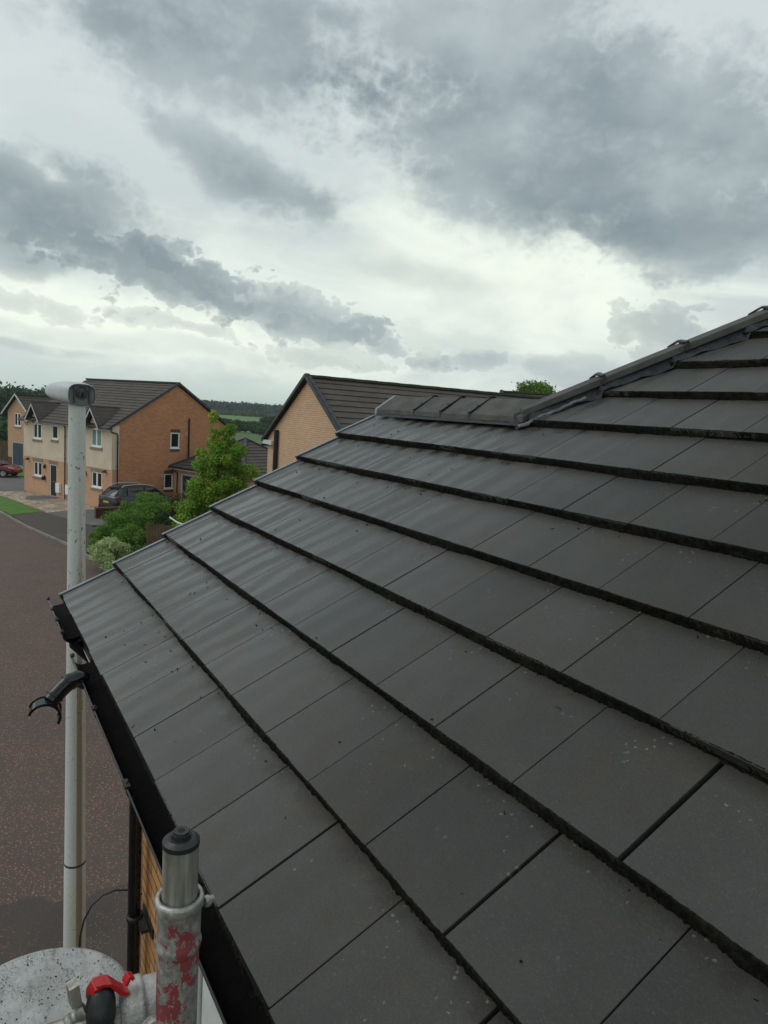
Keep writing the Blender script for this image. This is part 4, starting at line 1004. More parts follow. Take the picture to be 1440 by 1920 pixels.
b.box(P - fn * .07 + Vector((0, 0, .16)), ft * .07, fn * .05, (0, 0, 2.04)); b.box(fL + ft * (h[1] - .07) - fn * .07 + Vector((0, 0, .16)), ft * .07, fn * .05, (0, 0, 2.04)); b.box(P + ft * .07 - fn * .07 + Vector((0, 0, 2.13)), ft * (h[1] - h[0] - .14), fn * .05, (0, 0, .07))
b.build('door_frame', 'white_upvc', semi)
b = MB(); b.box(P + ft * .07 - fn * .065 + Vector((0, 0, .16)), ft * (h[1] - h[0] - .14), fn * .03, (0, 0, 1.97)); dr = b.build('door', 'door_black', semi)
b = MB(); b.box(P + ft * .30 - fn * .034 + Vector((0, 0, 1.05)), ft * .24, fn * .01, (0, 0, .05)); b.build('letter_plate', 'alloy', dr); b = MB(); b.box(P + ft * .68 - fn * .034 + Vector((0, 0, 1.0)), ft * .03, fn * .04, (0, 0, .16)); b.build('handle', 'alloy', dr)
b = MB(); b.box(P - ft * .08 + fn * .001, ft * 1.05, fn * .35, (0, 0, .14)); b.build('doorstep', 'kerb', semi)
for s_, z0 in ((5.89, .45), (4.76, .46)):
    b = MB(); b.box(fL + ft * (10 - s_) + fn * .001 + Vector((0, 0, z0)), ft * .42, fn * .16, (0, 0, .60)); b.build('meter_box', 'white_upvc', semi, bevel=.01)
for (s_, z_) in ((9.55, 2.27), (.72, 2.30)):
    b = MB(); b.box(fL + ft * (10 - s_) + fn * .001 + Vector((0, 0, z_)), ft * .14, fn * .05, (0, 0, .10)); b.box(fL + ft * (10 - s_ + .03) + fn * .051 + Vector((0, 0, z_ - .04)), ft * .20, fn * .14, (0, 0, .10)); b.build('flood_light', 'door_black', semi)
for (s_) in (7.40, 2.74):
    b = MB(); P2 = fL + ft * (10 - s_) + fn * .001; b.box(P2 + Vector((0, 0, 1.90)), ft * .10, fn * .05, (0, 0, .22)); b.lathe(P2 + ft * .06 + fn * .10 + Vector((0, 0, 1.84)), (0, 0, 1), [(0, .03), (.03, .06), (.20, .065), (.24, .02)], 10); b.build('wall_lantern', 'door_black', semi)
b = MB(); P2 = fL + ft * 2.58 + fn * .10; b.lathe(P2 + Vector((0, 0, 1.08)), (0, 0, 1), [(0, .06), (.06, .12), (.22, .13)], 12); b.box(P2 - fn * .099 + Vector((-.01, 0, 1.26)), ft * .03, fn * .08, (0, 0, .12)); b.build('hanging_pot', 'door_black', semi)
for (s_, z_) in ((9.72, 4.56),): b = MB(); b.box(fL + off + ft * (10 - s_) + fn * .001 + Vector((0, 0, z_)), ft * .28, fn * .07, (0, 0, .20)); b.build('alarm_box', 'cream', semi, bevel=.02)
for (t0, z_) in ((5.25, 4.60), (3.42, 1.93)):
    b = MB(); b.box(SC + gt * t0 + gn * .001 + Vector((0, 0, z_)), gt * .20, gn * .04, (0, 0, .18)); b.build('vent_cover', 'cream', semi)
b = MB(); b.tube([S(0, 5.55, 0) + gn * .07 + Vector((0, 0, z)) for z in (.1, 3.0, 5.70)], .055, 10); b.build('soil_pipe', 'door_black', semi)
for (bx0, by0) in ((fL + ft * 4.80 + fn * .09, 4.95), (S(0, .30, 0) + gn * .10, 4.35)):
    b = MB(); x0 = bx0
    if by0 > 4.9: pts = [x0 + fn * .12 + Vector((0, 0, 4.92)), x0 + fn * .12 + Vector((0, 0, 4.86)), x0 + ft * .28 + Vector((0, 0, 4.72)), x0 + ft * .30 + Vector((0, 0, 4.55)), x0 + ft * .30 + Vector((0, 0, .1))]
    else: pts = [S(.05, -.18, 4.88), S(-.02, -.10, 4.72), x0 - sb_ * .05 + Vector((0, 0, 4.62)), x0 + Vector((0, 0, 4.5)), x0 + Vector((0, 0, .1))]
    b.tube(pts, .038, 8)
    for z in (1.2, 2.6, 4.0): b.box(pts[-1] * 1 + Vector((-.06, -.05, z)), (.12, 0, 0), (0, .1, 0), (0, 0, .04))
    b.build('rainwater_pipe', 'door_black', semi)
OV, EO = .12, .32
slope = (SR - SE) / (SW / 2)
rb = MB(); ze = SE + .10 - EO * slope
courses(rb, S(SL + .1, -EO, ze), S(-OV, -EO, ze), S(SL + .1, SW / 2, SR + .06), S(-OV, SW / 2, SR + .06), .345, .035)
courses(rb, S(-OV, SW + EO, ze), S(SL + .1, SW + EO, ze), S(-OV, SW / 2, SR + .06), S(SL + .1, SW / 2, SR + .06), .345, .035)
GBL = [(8.36, .82, 5.05, 6.02), (1.68, .82, 5.05, 6.05)]
def mz(t): return SE + .10 + t * slope
for (sc0, hw, z0, zp) in GBL:
    back = (zp - SE - .10) / slope; t0 = -.42
    zl = z0 - .10
    tb2 = (zl - SE - .10) / slope
    for sg in (-1, 1):
        A = S(sc0 + sg * hw, t0, zl); Bk = S(sc0 + sg * hw, tb2 + .05, zl); T0_ = S(sc0, t0, zp); T1_ = S(sc0, back + .1, zp)
        E0v, E1v = (A, Bk)
        n = 5
        for k in range(n):
            a = A.lerp(T0_, k / n); c = Bk.lerp(T1_, k / n); d_ = A.lerp(T0_, (k + 1) / n); e = Bk.lerp(T1_, (k + 1) / n)
            upn = Vector((0, 0, .045)); rb.face([a + upn * 1.3, c + upn * 1.3, e + upn, d_ + upn]); rb.face([a, c, c + upn * 1.3, a + upn * 1.3]); rb.face([a, a + upn * 1.3, d_ + upn, d_])
ro = rb.build('roof', 'roof_brown', semi)
b = MB()
strip(b, S(SL + .1, SW / 2, SR + .06), S(-OV, SW / 2, SR + .06), sb_, .24, .10); b.build('ridge_tiles', 'ridge_mossy', ro)
for tt in (0, 1):
    b = MB(); A = S(-OV - .01, -EO if not tt else SW + EO, ze - .06); Bp = S(-OV - .01, SW / 2, SR + .0)
    b.box(A, Bp - A, -sa * .05, (0, 0, .17)); b.build('verge_trim', 'dark_trim', ro)
for (sc0, hw, z0, zp) in GBL:
    b = MB()
    b.box(S(sc0, -.43, zp + .03), sb_ * (.43 + (zp - SE) / slope), sa * .10, (0, 0, .07))
    for sg in (-1, 1):
        A = S(sc0 + sg * hw, -.435, z0 - .10); Bp = S(sc0, -.435, zp); b.box(A + Vector((0, 0, .03)), Bp - A, sb_ * .07, (0, 0, .08))
        # lead valleys beside the gablets
    A = S(sc0 - hw, (z0 - .1 - SE - .1) / slope, z0 - .08); Bp = S(sc0, (zp - SE - .1) / slope + .1, zp + .02); b.box(A + Vector((0, 0, .02)), Bp - A, -sa * .10, (0, 0, .04))
    b.build('verge_trim', 'dark_trim', ro)
b = MB()
for (sc0, hw, z0, zp) in GBL:
    b = MB()
    for sg in (-1, 1):
        A = S(sc0 + sg * hw, -.42, z0 - .24); Bp = S(sc0, -.42, zp - .13); b.box(A, Bp - A, sb_ * .035, (0, 0, .15))
        b.box(S(sc0 + sg * hw - .0, -.40, z0 - .25), sb_ * .38, -sa * sg * .34, (0, 0, .06))
    b.build('bargeboard', 'white_paint', ro)
gaps = [(SL + .05, 8.36 + .82), (8.36 - .82, 1.68 + .82), (1.68 - .82, -.1)]
b = MB(); c2 = MB()
for a, c in gaps:
    b.box(S(a, -.24, ze - .13), sa * (c - a), sb_ * .025, (0, 0, .13)); b.box(S(a, -.22, ze - .13), sa * (c - a), sb_ * .21, (0, 0, .015))
    c2.tube([S(a, -EO - .04, ze - .01), S(c, -EO - .04, ze - .01)], .045, 8)
b.build('fascia', 'white_paint', semi); c2.build('gutter', 'door_black', semi)

# ---- generic gabled house
def gable_house(name, c, b_dir, Wd, L, ze, zr, label, wallm, bargem='dark_trim', ov=.15, eo=.3, holes=(), gauge=.345):
    """gable wall from c along b_dir (length Wd); ridge runs to the right of b_dir seen from outside... away"""
    c = Vector((*c, 0)); bd = Vector((*b_dir, 0)).normalized(); ad = Vector((-bd.y, bd.x, 0)) if True else None
    h = thing(name, tuple(c), label, 'house'); w = MB()
    # outward normal of the gable is t x z -> wall built left to right from outside
    t, n, q = wallface(w, (c.x, c.y), ((c + bd * Wd).x, (c + bd * Wd).y), 0, ze, holes); away = -n
    e1 = c + bd * Wd
    wallface(w, (e1.x, e1.y), ((e1 + away * L).x, (e1 + away * L).y), 0, ze); e2 = e1 + away * L; e3 = c + away * L
    wallface(w, (e2.x, e2.y), (e3.x, e3.y), 0, ze); wallface(w, (e3.x, e3.y), (c.x, c.y), 0, ze)
    up = Vector((0, 0, 1)); pk = c + bd * Wd / 2
    tri(w, [tuple(c + up * ze), tuple(e1 + up * ze), tuple(pk + up * (zr - .04))], ((c.x, c.y), (bd.x, bd.y)))
    tri(w, [tuple(e2 + up * ze), tuple(e3 + up * ze), tuple(pk + away * L + up * (zr - .04))], ((c.x, c.y), (bd.x, bd.y)))
    w.build('wall', wallm, h)
    sl = (zr - ze) / (Wd / 2); z_e = ze + .06 - eo * sl; r = MB()
    f0 = -away * ov; f1 = away * (L + ov)
    courses(r, c - bd * eo + f0 + up * z_e, c - bd * eo + f1 + up * z_e, pk + f0 + up * (zr + .06), pk + f1 + up * (zr + .06), gauge, .034, 1)
    courses(r, e1 + bd * eo + f1 + up * z_e, e1 + bd * eo + f0 + up * z_e, pk + f1 + up * (zr + .06), pk + f0 + up * (zr + .06), gauge, .034, 2)
    ro = r.build('roof', 'roof_brown', h)
    b = MB(); n_r = int(L / .45)
    for k in range(n_r): strip(b, pk + f0 + away * (k * (L + 2 * ov) / n_r) + up * (zr + .05 + (k % 2) * .006), pk + f0 + away * ((k + 1) * (L + 2 * ov) / n_r - .02) + up * (zr + .05 + (k % 2) * .006), bd, .26, .09)
    b.build('ridge_tiles', 'ridge_mossy', ro)
    for k, (A, B) in enumerate(((c - bd * eo, pk), (e1 + bd * eo, pk))):
        b = MB(); A = A + f0 + away * .03 + up * (z_e - .07); B = B + f0 + away * .03 + up * (zr + .01)
        b.box(A + up * .03, B - A, -away * .06, up * .13)
        if bargem == 'dark_trim':
            n2 = int((B - A).length / .345)
            for j in range(n2): b.box(A + (B - A) * (j / n2) + up * .162 + away * .001, (B - A) * (.93 / n2), away * .12, up * .025)
        b.build('bargeboard', bargem, ro)
    return h, t, n, c, away
h2, t2, n2, c2_, aw2 = gable_house('gable_house', (24.02, -9.93), (-1, 0), 7.0, 12.0, 5.6, 7.85, 'buff brick house with its gable end and long brown roof just behind the foreground roof', 'brick_buff')
b = MB(); b.tube([(23.0, -9.93 + .10, z) for z in (.1, 3, 5.95)], .085, 12); b.build('flue_pipe', 'door_black', h2)
b = MB(); b.box((23.35, -9.929, 5.35), (0.95, 0, 0), (0, .14, 0), (0, 0, .16)); b.build('box_end', 'white_paint', h2)
b = MB(); b.tube([(24.05 + .32, -9.8, 5.30), (24.05 + .32, -21.9, 5.30)], .05, 8); b.build('gutter', 'door_black', h2)

h0, t0_, n0_, c0_, aw0 = gable_house('brick_house', (70.24, -3.29), (-.887, -.461), 3.2, 9.0, 4.95, 6.3, 'orange brick house with white-edged gable and blue garage door at the far left', 'brick_front', 'white_paint', .3, .55, holes=[(.62, 2.40, .03, 2.16), (1.05, 2.0, 3.6, 4.75)])
window(h0, tuple(c0_), t0_, n0_, (1.05, 2.0, 3.6, 4.75), .07, 2)
b = MB(); P = c0_ - n0_ * .08; b.box(P + t0_ * .62 + Vector((0, 0, .03)), t0_ * .08, n0_ * .06, (0, 0, 2.13)); b.box(P + t0_ * 2.32 + Vector((0, 0, .03)), t0_ * .08, n0_ * .06, (0, 0, 2.13)); b.box(P + t0_ * .70 + Vector((0, 0, 2.08)), t0_ * 1.62, n0_ * .06, (0, 0, .08)); b.build('door_frame', 'white_paint', h0)
b = MB()
for k in range(12): b.box(P + t0_ * (.70 + k * .135) + Vector((0, 0, .03)), t0_ * .131, n0_ * .03, (0, 0, 2.04))
gd = b.build('garage_door', 'door_blue', h0); b = MB(); b.box(P + t0_ * 1.45 + n0_ * .031 + Vector((0, 0, .9)), t0_ * .14, n0_ * .03, (0, 0, .04)); b.build('handle', 'alloy', gd)
b = MB(); b.box(c0_ + n0_ * .002, t0_ * .60, n0_ * .012, (0, 0, .75)); b.build('plinth', 'brick_dark', h0); b = MB(); b.box(c0_ + t0_ * 2.42 + n0_ * .002, t0_ * .75, n0_ * .012, (0, 0, .75)); b.build('plinth', 'brick_dark', h0)

h3, *_r = gable_house('brick_house', (33.2, -28.7), (-.857, .514), 7.5, 12.0, 5.9, 8.5, 'distant brown tiled roof peeking over the ridge below the round tree top', 'brick_buff')
bpy.data.objects.remove(h3) if False else None

# ---- garage with pyramid roof
ga = thing('garage', tuple(S(0, 4.5, 0)), 'low brick garage with pyramid tiled roof and blue door behind the green tree', 'garage')
def Gp(s, t, z): return S(-s - .02, t, z)
GL = 6.3; g0 = 4.45; w = MB()
pA, pB = Gp(0, g0, 0), Gp(GL, g0, 0)
dh = (.75, 3.1, .12, 2.2)
tg, ng, _ = wallface(w, (pA.x, pA.y), (pB.x, pB.y), 0, 2.5, [dh])
pC, pD = Gp(GL, g0 + GL, 0), Gp(0, g0 + GL, 0)
wallface(w, (pB.x, pB.y), (pC.x, pC.y), 0, 2.5); wallface(w, (pC.x, pC.y), (pD.x, pD.y), 0, 2.5); wallface(w, (pD.x, pD.y), (pA.x, pA.y), 0, 2.5); w.build('wall', 'brick_front', ga)
r = MB(); eo = .35; zE = 2.62; ap = Gp(GL / 2, g0 + GL / 2, 4.62)
cor = [Gp(-.0, g0 - eo, zE), Gp(GL + eo, g0 - eo, zE), Gp(GL + eo, g0 + GL + eo, zE), Gp(0, g0 + GL + eo, zE)]
for i in range(4): courses(r, cor[i], cor[(i + 1) % 4], ap, ap, .345, .035, i)
ro = r.build('roof', 'roof_brown', ga)
b = MB()
for i in range(4):
    A, B = cor[i], ap; d_ = (B - A); sdv_ = d_.cross(Vector((0, 0, 1))).normalized(); b.box(A - sdv_ * .10 + Vector((0, 0, .01)), d_, sdv_ * .20, (0, 0, .09))
b.build('hip_tiles', 'dark_trim', ro)
b = MB()
for i in (0, 1): 
    A, B = cor[i], cor[(i + 1) % 4]; b.box(A + Vector((0, 0, -.17)), B - A, (cor[(i + 3) % 4] - A if i == 0 else A - cor[0]).normalized() * (.03 if i == 0 else -.03), (0, 0, .13))
b.build('fascia', 'white_paint', ga)
b = MB(); b.tube([cor[0] + ng * .05 + Vector((0, 0, -.04)), cor[1] + ng * .05 + Vector((0, 0, -.04))], .05, 8); b.tube([Gp(.35, g0 - eo, 2.50), Gp(.38, g0 - eo + .02, 2.42), Gp(.42, g0 - .06, 2.2), Gp(.42, g0 - .06, .1)], .036, 8); b.build('gutter', 'door_black', ga)
b = MB(); P = pA - ng * .08
b.box(P + tg * dh[0] + Vector((0, 0, .12)), tg * .09, ng * .085, (0, 0, 2.08)); b.box(P + tg * (dh[1] - .09) + Vector((0, 0, .12)), tg * .09, ng * .085, (0, 0, 2.08)); b.box(P + tg * (dh[0] + .09) + Vector((0, 0, 2.11)), tg * (dh[1] - dh[0] - .18), ng * .085, (0, 0, .09)); b.build('door_frame', 'white_paint', ga)
b = MB()
for k in range(16): b.box(P + tg * (dh[0] + .09 + k * .1355) + Vector((0, 0, .12)), tg * .131, ng * .03, (0, 0, 1.985))
b.build('garage_door', 'door_blue', ga)

# ================================================================== CARS
def make_car(name, loc, fwd, label, paint, L=4.5, Wd=1.84, Ht=1.62, rails=True, kind='suv'):
    """fwd: heading of the nose"""
    o = thing(name, loc, label, 'car'); F = Vector((*fwd, 0)).normalized(); Sd = Vector((-F.y, F.x, 0)); O = Vector(loc)
    def P(x, y, z): return O + F * x + Sd * y + Vector((0, 0, z))           # x from the tail forward
    hw = Wd / 2; b = MB(); b.smooth = True
    if kind == 'suv':
        st = [(0.0, .62, .40, .86), (.04, .80, .34, .98), (.12, .86, .30, 1.08), (.35, .90, .26, 1.10), (.9, .92, .24, 1.08), (2.2, .92, .24, 1.04), (3.2, .92, .24, 1.00), (3.7, .90, .25, .94), (4.1, .86, .27, .86), (4.36, .76, .30, .74), (4.5, .56, .36, .62)]
        cab = [(.13, .60, 1.09), (.55, .62, 1.50), (.95, .645, Ht - .03), (1.7, .66, Ht), (2.4, .655, Ht - .04), (2.9, .62, Ht - .16), (3.45, .60, 1.02)]
    else:
        st = [(0.0, .60, .42, .80), (.06, .78, .34, .94), (.2, .86, .28, 1.0), (.6, .90, .24, 1.0), (1.4, .90, .22, .96), (2.4, .90, .22, .93), (3.0, .90, .22, .92), (3.4, .89, .23, .86), (3.8, .84, .26, .76), (4.05, .72, .30, .66), (4.18, .48, .36, .56)]
        cab = [(.22, .58, 1.0), (.6, .60, 1.32), (1.1, .62, Ht - .02), (1.7, .63, Ht), (2.2, .62, Ht - .05), (2.6, .59, Ht - .2), (3.15, .58, .93)]
    sx = L / st[-1][0]
    rows = []
    for (x, w, z0, z1) in st:
        w = w * hw / .92
        rows.append([P(x * sx, y, z) for y, z in [(-w * .80, z0), (-w * .98, z0 + .10), (-w, (z0 + z1) / 2), (-w * .97, z1 - .10), (-w * .86, z1 - .01), (0, z1 + .03), (w * .86, z1 - .01), (w * .97, z1 - .10), (w, (z0 + z1) / 2), (w * .98, z0 + .10), (w * .80, z0)]])
    b.grid(rows, True); b.face(rows[0][::-1]); b.face(rows[-1])
    b.build('body', paint, o)
    # greenhouse: glass shell, roof skin above it and pillars
    g = MB(); g.smooth = True; rows = []
    for (x, w, z) in cab:
        wb = .80 * hw / .92; zt = max(z, 1.03); rows.append([P(x * sx, -wb, .98), P(x * sx, -w * .98 * hw / .92 - .02, (.98 + zt) / 2 + .04), P(x * sx, -w * hw / .92, zt - .06), P(x * sx, -w * .80, zt), P(x * sx, 0, zt + .02), P(x * sx, w * .80, zt), P(x * sx, w * hw / .92, zt - .06), P(x * sx, w * .98 * hw / .92 + .02, (.98 + zt) / 2 + .04), P(x * sx, wb, .98)])
    g.grid(rows); g.face(rows[0]); g.build('windows', 'glass', o)
    r = MB(); r.smooth = True; rr3 = []
    for (x, w, z) in cab[1:6]:
        rr3.append([P(x * sx, -w * hw / .92 - .008, z - .07), P(x * sx, -w * .80, z + .012), P(x * sx, 0, z + .034), P(x * sx, w * .80, z + .012), P(x * sx, w * hw / .92 + .008, z - .07)])
    r.grid(rr3); r.smooth = False
    for sg in (-1, 1):
        for (x0, x1, k0, k1) in ((cab[0][0] + .05, cab[1][0], 0, 1), (cab[2][0] - .1, cab[2][0] + .0, 2, 2), (2.05, 2.05, 3, 3), (cab[6][0] - .05, cab[5][0], 6, 5)):
            wB = .81 * hw / .92 + .012; zt = cab[k1][2] - .05; wt = cab[k1][1] * hw / .92 + .012
            wid = .16 if k0 == 0 else .07
            a, c = P(x0 * sx, sg * wB, 1.02), P(x1 * sx, sg * wt, zt); r.box(a, F * wid, c - a, Sd * sg * -.02)
    r.build('roof_panel', paint, o)
    if rails:
        for sg in (-1, 1):
            q = MB(); q.tube([P(x * sx, sg * .60, z) for x, z in ((.62, Ht - .06), (.72, Ht + .03), (1.2, Ht + .065), (1.9, Ht + .07), (2.5, Ht + .0), (2.75, Ht - .08))], .022, 8); q.build('roof_rail', 'rail_silver', o)
        q = MB(); q.tube([P(1.0, 0, Ht + .02), P(.86, 0, Ht + .13)], .008, 6); q.build('aerial', 'door_black', o)
    for wx in (.78, L - .85):
        for sg in (-1, 1):
            q = MB(); c = P(wx, sg * (hw - .20), .33); q.lathe(c, Sd * sg, [(0, .24), (.0, .32), (.03, .335), (.18, .335), (.205, .32), (.205, .22), (.17, .215)], 28)
            wo = q.build('wheel', 'tyre', o)
            q = MB(); q.lathe(c + Sd * sg * .17, Sd * sg, [(0, .21), (.012, .21), (.012, .185), (.004, .18), (.004, .03)], 24, False); q.lathe(c + Sd * sg * .17, Sd * sg, [(0, .06), (.03, .055), (.034, .03)], 12)
            for k in range(5):
                an = 2 * math.pi * k / 5; dv = F * math.cos(an) + Vector((0, 0, 1)) * math.sin(an); pv = Sd.cross(dv); q.box(c + Sd * sg * .175 - pv * .025, dv * .20, pv * .05, Sd * sg * .022)
            q.build('rim', 'rim_metal', wo)
    for sg in (-1, 1):
        q = MB(); q.smooth = True
        if kind == 'suv': pts = [(.010, .62, .90), (.10, .84, .93), (.36, .905, .99)]
        else: pts = [(.06, .60, .84), (.14, .78, .86), (.34, .87, .90)]
        q.grid([[P(x, sg * (y * hw / .92 + .012), z - .06), P(x - .012, sg * (y * hw / .92 + .018), z + .06)] for x, y, z in pts]); q.build('tail_light', 'tail_red', o)
        q = MB(); q.smooth = True; q.grid([[P(x * sx, sg * (y * hw / .92 + .012), z - .05), P(x * sx - .02, sg * (y * hw / .92 + .004), z + .05)] for x, y, z in ((3.75, .885, .80), (4.05, .84, .74), (4.28 if kind == 'suv' else 4.05, .62, .66))]); q.build('headlight', 'headlight', o)
        q = MB(); q.ball(P(L * .62, sg * (hw + .06), 1.02), (.10, .10, .07)); q.build('mirror', paint, o)
    q = MB(); q.box(P(-.012, -.26, .66), Sd * .52, F * .012, (0, 0, .115)); q.build('number_plate', 'plate_yellow', o)
    q = MB(); q.box(P(.06, -hw * .80, .30), Sd * hw * 1.60, F * -.07, (0, 0, .22)); q.box(P(.13, -hw * .93, .24), Sd * hw * 1.86, F * -.10, (0, 0, .09)); q.build('bumper', 'door_black', o)
    q = MB(); q.box(P(.02, -.5, .93), Sd * 1.0, F * -.03, (0, 0, .025)); q.build('tailgate_trim', paint, o); q = MB(); q.box(P(cab[1][0] * sx - .10, -.45, cab[1][2] - .03), Sd * .9, F * .25, (0, 0, .04)); q.build('spoiler', paint, o)
    return o
make_car('parked_car', (39.91, -6.62, .11), (sb_.x, sb_.y), 'dark grey estate car with silver roof rails and yellow rear plate beside the brick gable', 'car_grey')
make_car('parked_car', (60.8, 0.15, .11), (-.50, -.866), 'shiny red hatchback parked half out of view at the left edge', 'car_red', 4.2, 1.78, 1.46, False, 'hatch')

# ================================================================== FENCES, WALLS
lw = thing('garden_wall', (38.6, -6.0, 0), 'low reddish brick wall end by the driveway and hedge', 'wall')
b = MB(); wallface(b, (38.45, -5.85), (38.75, -7.6), 0, .62); a = Vector((38.45, -5.85, 0)); d_ = Vector((.30, -1.75, 0)); nn = Vector((-1, -.17, 0)).normalized()
b.box(a + nn * -.0, d_, -nn * .22, (0, 0, .62)); b.build('brickwork', 'brick_dark', lw); b = MB(); b.box(a + nn * .02 + Vector((0, 0, .62)), d_, -nn * .26, (0, 0, .07)); b.build('coping', 'brick_dark', lw)
def board_fence(A, B, h, label, bw=.12, name='timber_fence'):
    A, B = Vector((*A, 0)), Vector((*B, 0)); o = thing(name, tuple(A), label, 'fence'); t = (B - A); L = t.length; t.normalize(); n = Vector((t.y, -t.x, 0)); b = MB(); rf = random.Random(int(A.x))
    k = 0.0
    while k < L: b.cur = rf.random(); b.box(A + t * k + n * rf.uniform(0, .012) + Vector((0, 0, .04)), t * (bw - .01), n * .018, (0, 0, h + rf.uniform(-.02, .02))); k += bw
    b.build('boards', 'timber', o)
    for k in range(int(L / 1.8) + 1): b = MB(); b.box(A + t * min(k * 1.8, L - .09) - n * .10, t * .09, n * .09, (0, 0, h + .06)); b.build('post', 'timber', o)
    b = MB()
    for z in (.35, h - .3): b.box(A - n * .045 + Vector((0, 0, z)), t * L, n * .04, (0, 0, .08))
    b.build('rail', 'timber', o); return o
board_fence((73.5, -1.8), (71.5, -3.6), 2.0, 'weathered brown board fence at the left edge beside the garage of the far brick house')
board_fence((24.5, -5.45), (21.5, -9.3), 2.15, 'short brown timber fence panel between hedge and foreground roof edge')
b = MB(); b.tube([(24.55, -6.30, 2.40), (24.3, -6.55, 2.22), (24.05, -6.9, 2.12)], .035, 8); tag(b.build('fence_pipe', 'white_upvc'), 'short white pipe curving over the top of the timber fence panel', 'pipe')

# ================================================================== VEGETATION
def leaves(name, blobs, n, size, m, parent=None, seed=1, flat=.0, shell=.55, asp=1.6, tone_top=False):
    rr4 = random.Random(seed); b = MB(); vol = [x[3] * x[4] * x[5] for x in blobs]; tot = sum(v ** .75 for v in vol)
    for (cx, cy, cz, rx, ry, rz), v in zip(blobs, vol):
        k = int(n * v ** .75 / tot); tone = rr4.uniform(0, .35)
        for _ in range(k):
            d_ = Vector((rr4.gauss(0, 1), rr4.gauss(0, 1), rr4.gauss(0, 1))).normalized(); r = shell + (1 - shell) * rr4.random() ** .6
            if rr4.random() < .10: r *= rr4.uniform(1.02, 1.38)
            r *= 1 + .10 * math.sin(d_.x * 5 + cx * 3) + .10 * math.sin(d_.z * 7 + cz * 5) + rr4.gauss(0, .05)
            p = Vector((cx + rx * d_.x * r, cy + ry * d_.y * r, cz + rz * d_.z * r))
            nn = (d_ + Vector((rr4.gauss(0, .6), rr4.gauss(0, .6), rr4.gauss(.3, .6)))).normalized(); u = nn.orthogonal().normalized(); an = rr4.uniform(0, 6.28)
            w_ = nn.cross(u); u2 = u * math.cos(an) + w_ * math.sin(an); w2 = nn.cross(u2); s_ = size * rr4.uniform(.6, 1.3)
            b.cur = min(1, max(0, tone + rr4.random() * .65))
            b.face([p - u2 * s_ * asp / 2, p + w2 * s_ * .5, p + u2 * s_ * asp / 2, p - w2 * s_ * .5])
    return b.build(name, m, parent)
def blobs_in(cx, cy, z0, z1, rad, n, seed, prof=None, r0=.35, r1=.65):
    rr5 = random.Random(seed); out = []
    for i in range(n):
        h = (i + rr5.random()) / n; R0 = rad * (prof(h) if prof else 1); a = rr5.uniform(0, 6.283); q = math.sqrt(rr5.random()) * R0
        br_ = rr5.uniform(r0, r1) * rad * (.55 + .45 * (prof(h) if prof else 1)); out.append((cx + q * math.cos(a), cy + q * math.sin(a), z0 + (z1 - z0) * h, br_, br_, br_ * rr5.uniform(.6, .9)))
    return out
def trunk(parent, x, y, h, r, seed, limbs=7, spread=1.0, z0=0):
    rr6 = random.Random(seed); b = MB(); pts = [(x + .05 * math.sin(k), y + .05 * math.cos(k * 1.3), z0 + h * k / 6) for k in range(7)]; b.tube(pts, [r * (1 - .12 * k) for k in range(7)], 9)
    for i in range(limbs):
        k = 2 + i * 4 // limbs; p = Vector(pts[k]); a = rr6.uniform(0, 6.28); L = spread * rr6.uniform(.6, 1.1); b.tube([p, p + Vector((math.cos(a) * L * .5, math.sin(a) * L * .5, L * .4)), p + Vector((math.cos(a) * L, math.sin(a) * L, L * 1.0))], [r * .5, r * .32, r * .12], 7)
    return b.build('trunk', 'bark', parent)
TXc, TYc = 26.55, -8.80
tr = thing('tree', (TXc, TYc, 0), 'bushy bright green tree with yellowing tips between the brick gable and the buff brick house', 'tree')
trunk(tr, TXc, TYc, 4.8, .11, 2, 9, 1.0)
prof = lambda h: .90 if h < .62 else max(.30, .90 - (h - .62) * 1.7)
bl = blobs_in(TXc, TYc - .05, 1.2, 5.75, 1.42, 80, 12, prof, .13, .30) + [(TXc, TYc + .30, 6.2, .22, .22, .35), (TXc + .3, TYc + 1.1, 2.2, .6, .6, .7), (TXc, TYc, 3.0, .8, .8, 1.2), (TXc, TYc, 4.6, .5, .5, .8), (TXc - .3, TYc - 1.25, 4.0, .5, .45, .35), (TXc, TYc - .8, 4.9, .4, .4, .35), (TXc, TYc - .4, 5.7, .35, .35, .3), (TXc, TYc + .55, 4.3, .5, .5, .6), (TXc, TYc - .75, 3.4, .7, .6, .6), (TXc, TYc + .9, 3.2, .5, .5, .5), (TXc, TYc + 1.25, 1.7, .6, .55, .6), (TXc, TYc - .5, 4.4, .6, .5, .5)]
leaves('crown', bl, 38000, .064, 'leaf_tree', tr, 21, shell=.35)
def shrub(name, x, y, h, r, m, label, n=5000, size=.05, seed=1, cnt=14, z0=0.0, cat='bush', group=None, prof=None, shell=.4, rz=None):
    o = thing(name, (x, y, z0), label, cat, group); bl = blobs_in(x, y, z0 + h * .15, z0 + h * .82, r, cnt, seed, prof or (lambda q: 1.0 - .45 * q), .28, .5)
    leaves('foliage', bl, n, size, m, o, seed + 50, shell=shell); b = MB(); rr7 = random.Random(seed)
    for _ in range(6): a = rr7.uniform(0, 6.28); b.tube([(x + .05 * math.cos(a), y + .05 * math.sin(a), z0), (x + r * .4 * math.cos(a), y + r * .4 * math.sin(a), z0 + h * .6)], [.02, .008], 6)
    b.build('stem', 'bark', o); return o
shrub('bush', 26.3, -4.50, 1.40, .90, 'leaf_pale', 'pale variegated cream and green shrub at the kerb, lowest on the left', 9000, .055, 3, 18, group='bushes between the kerb and the gable house')
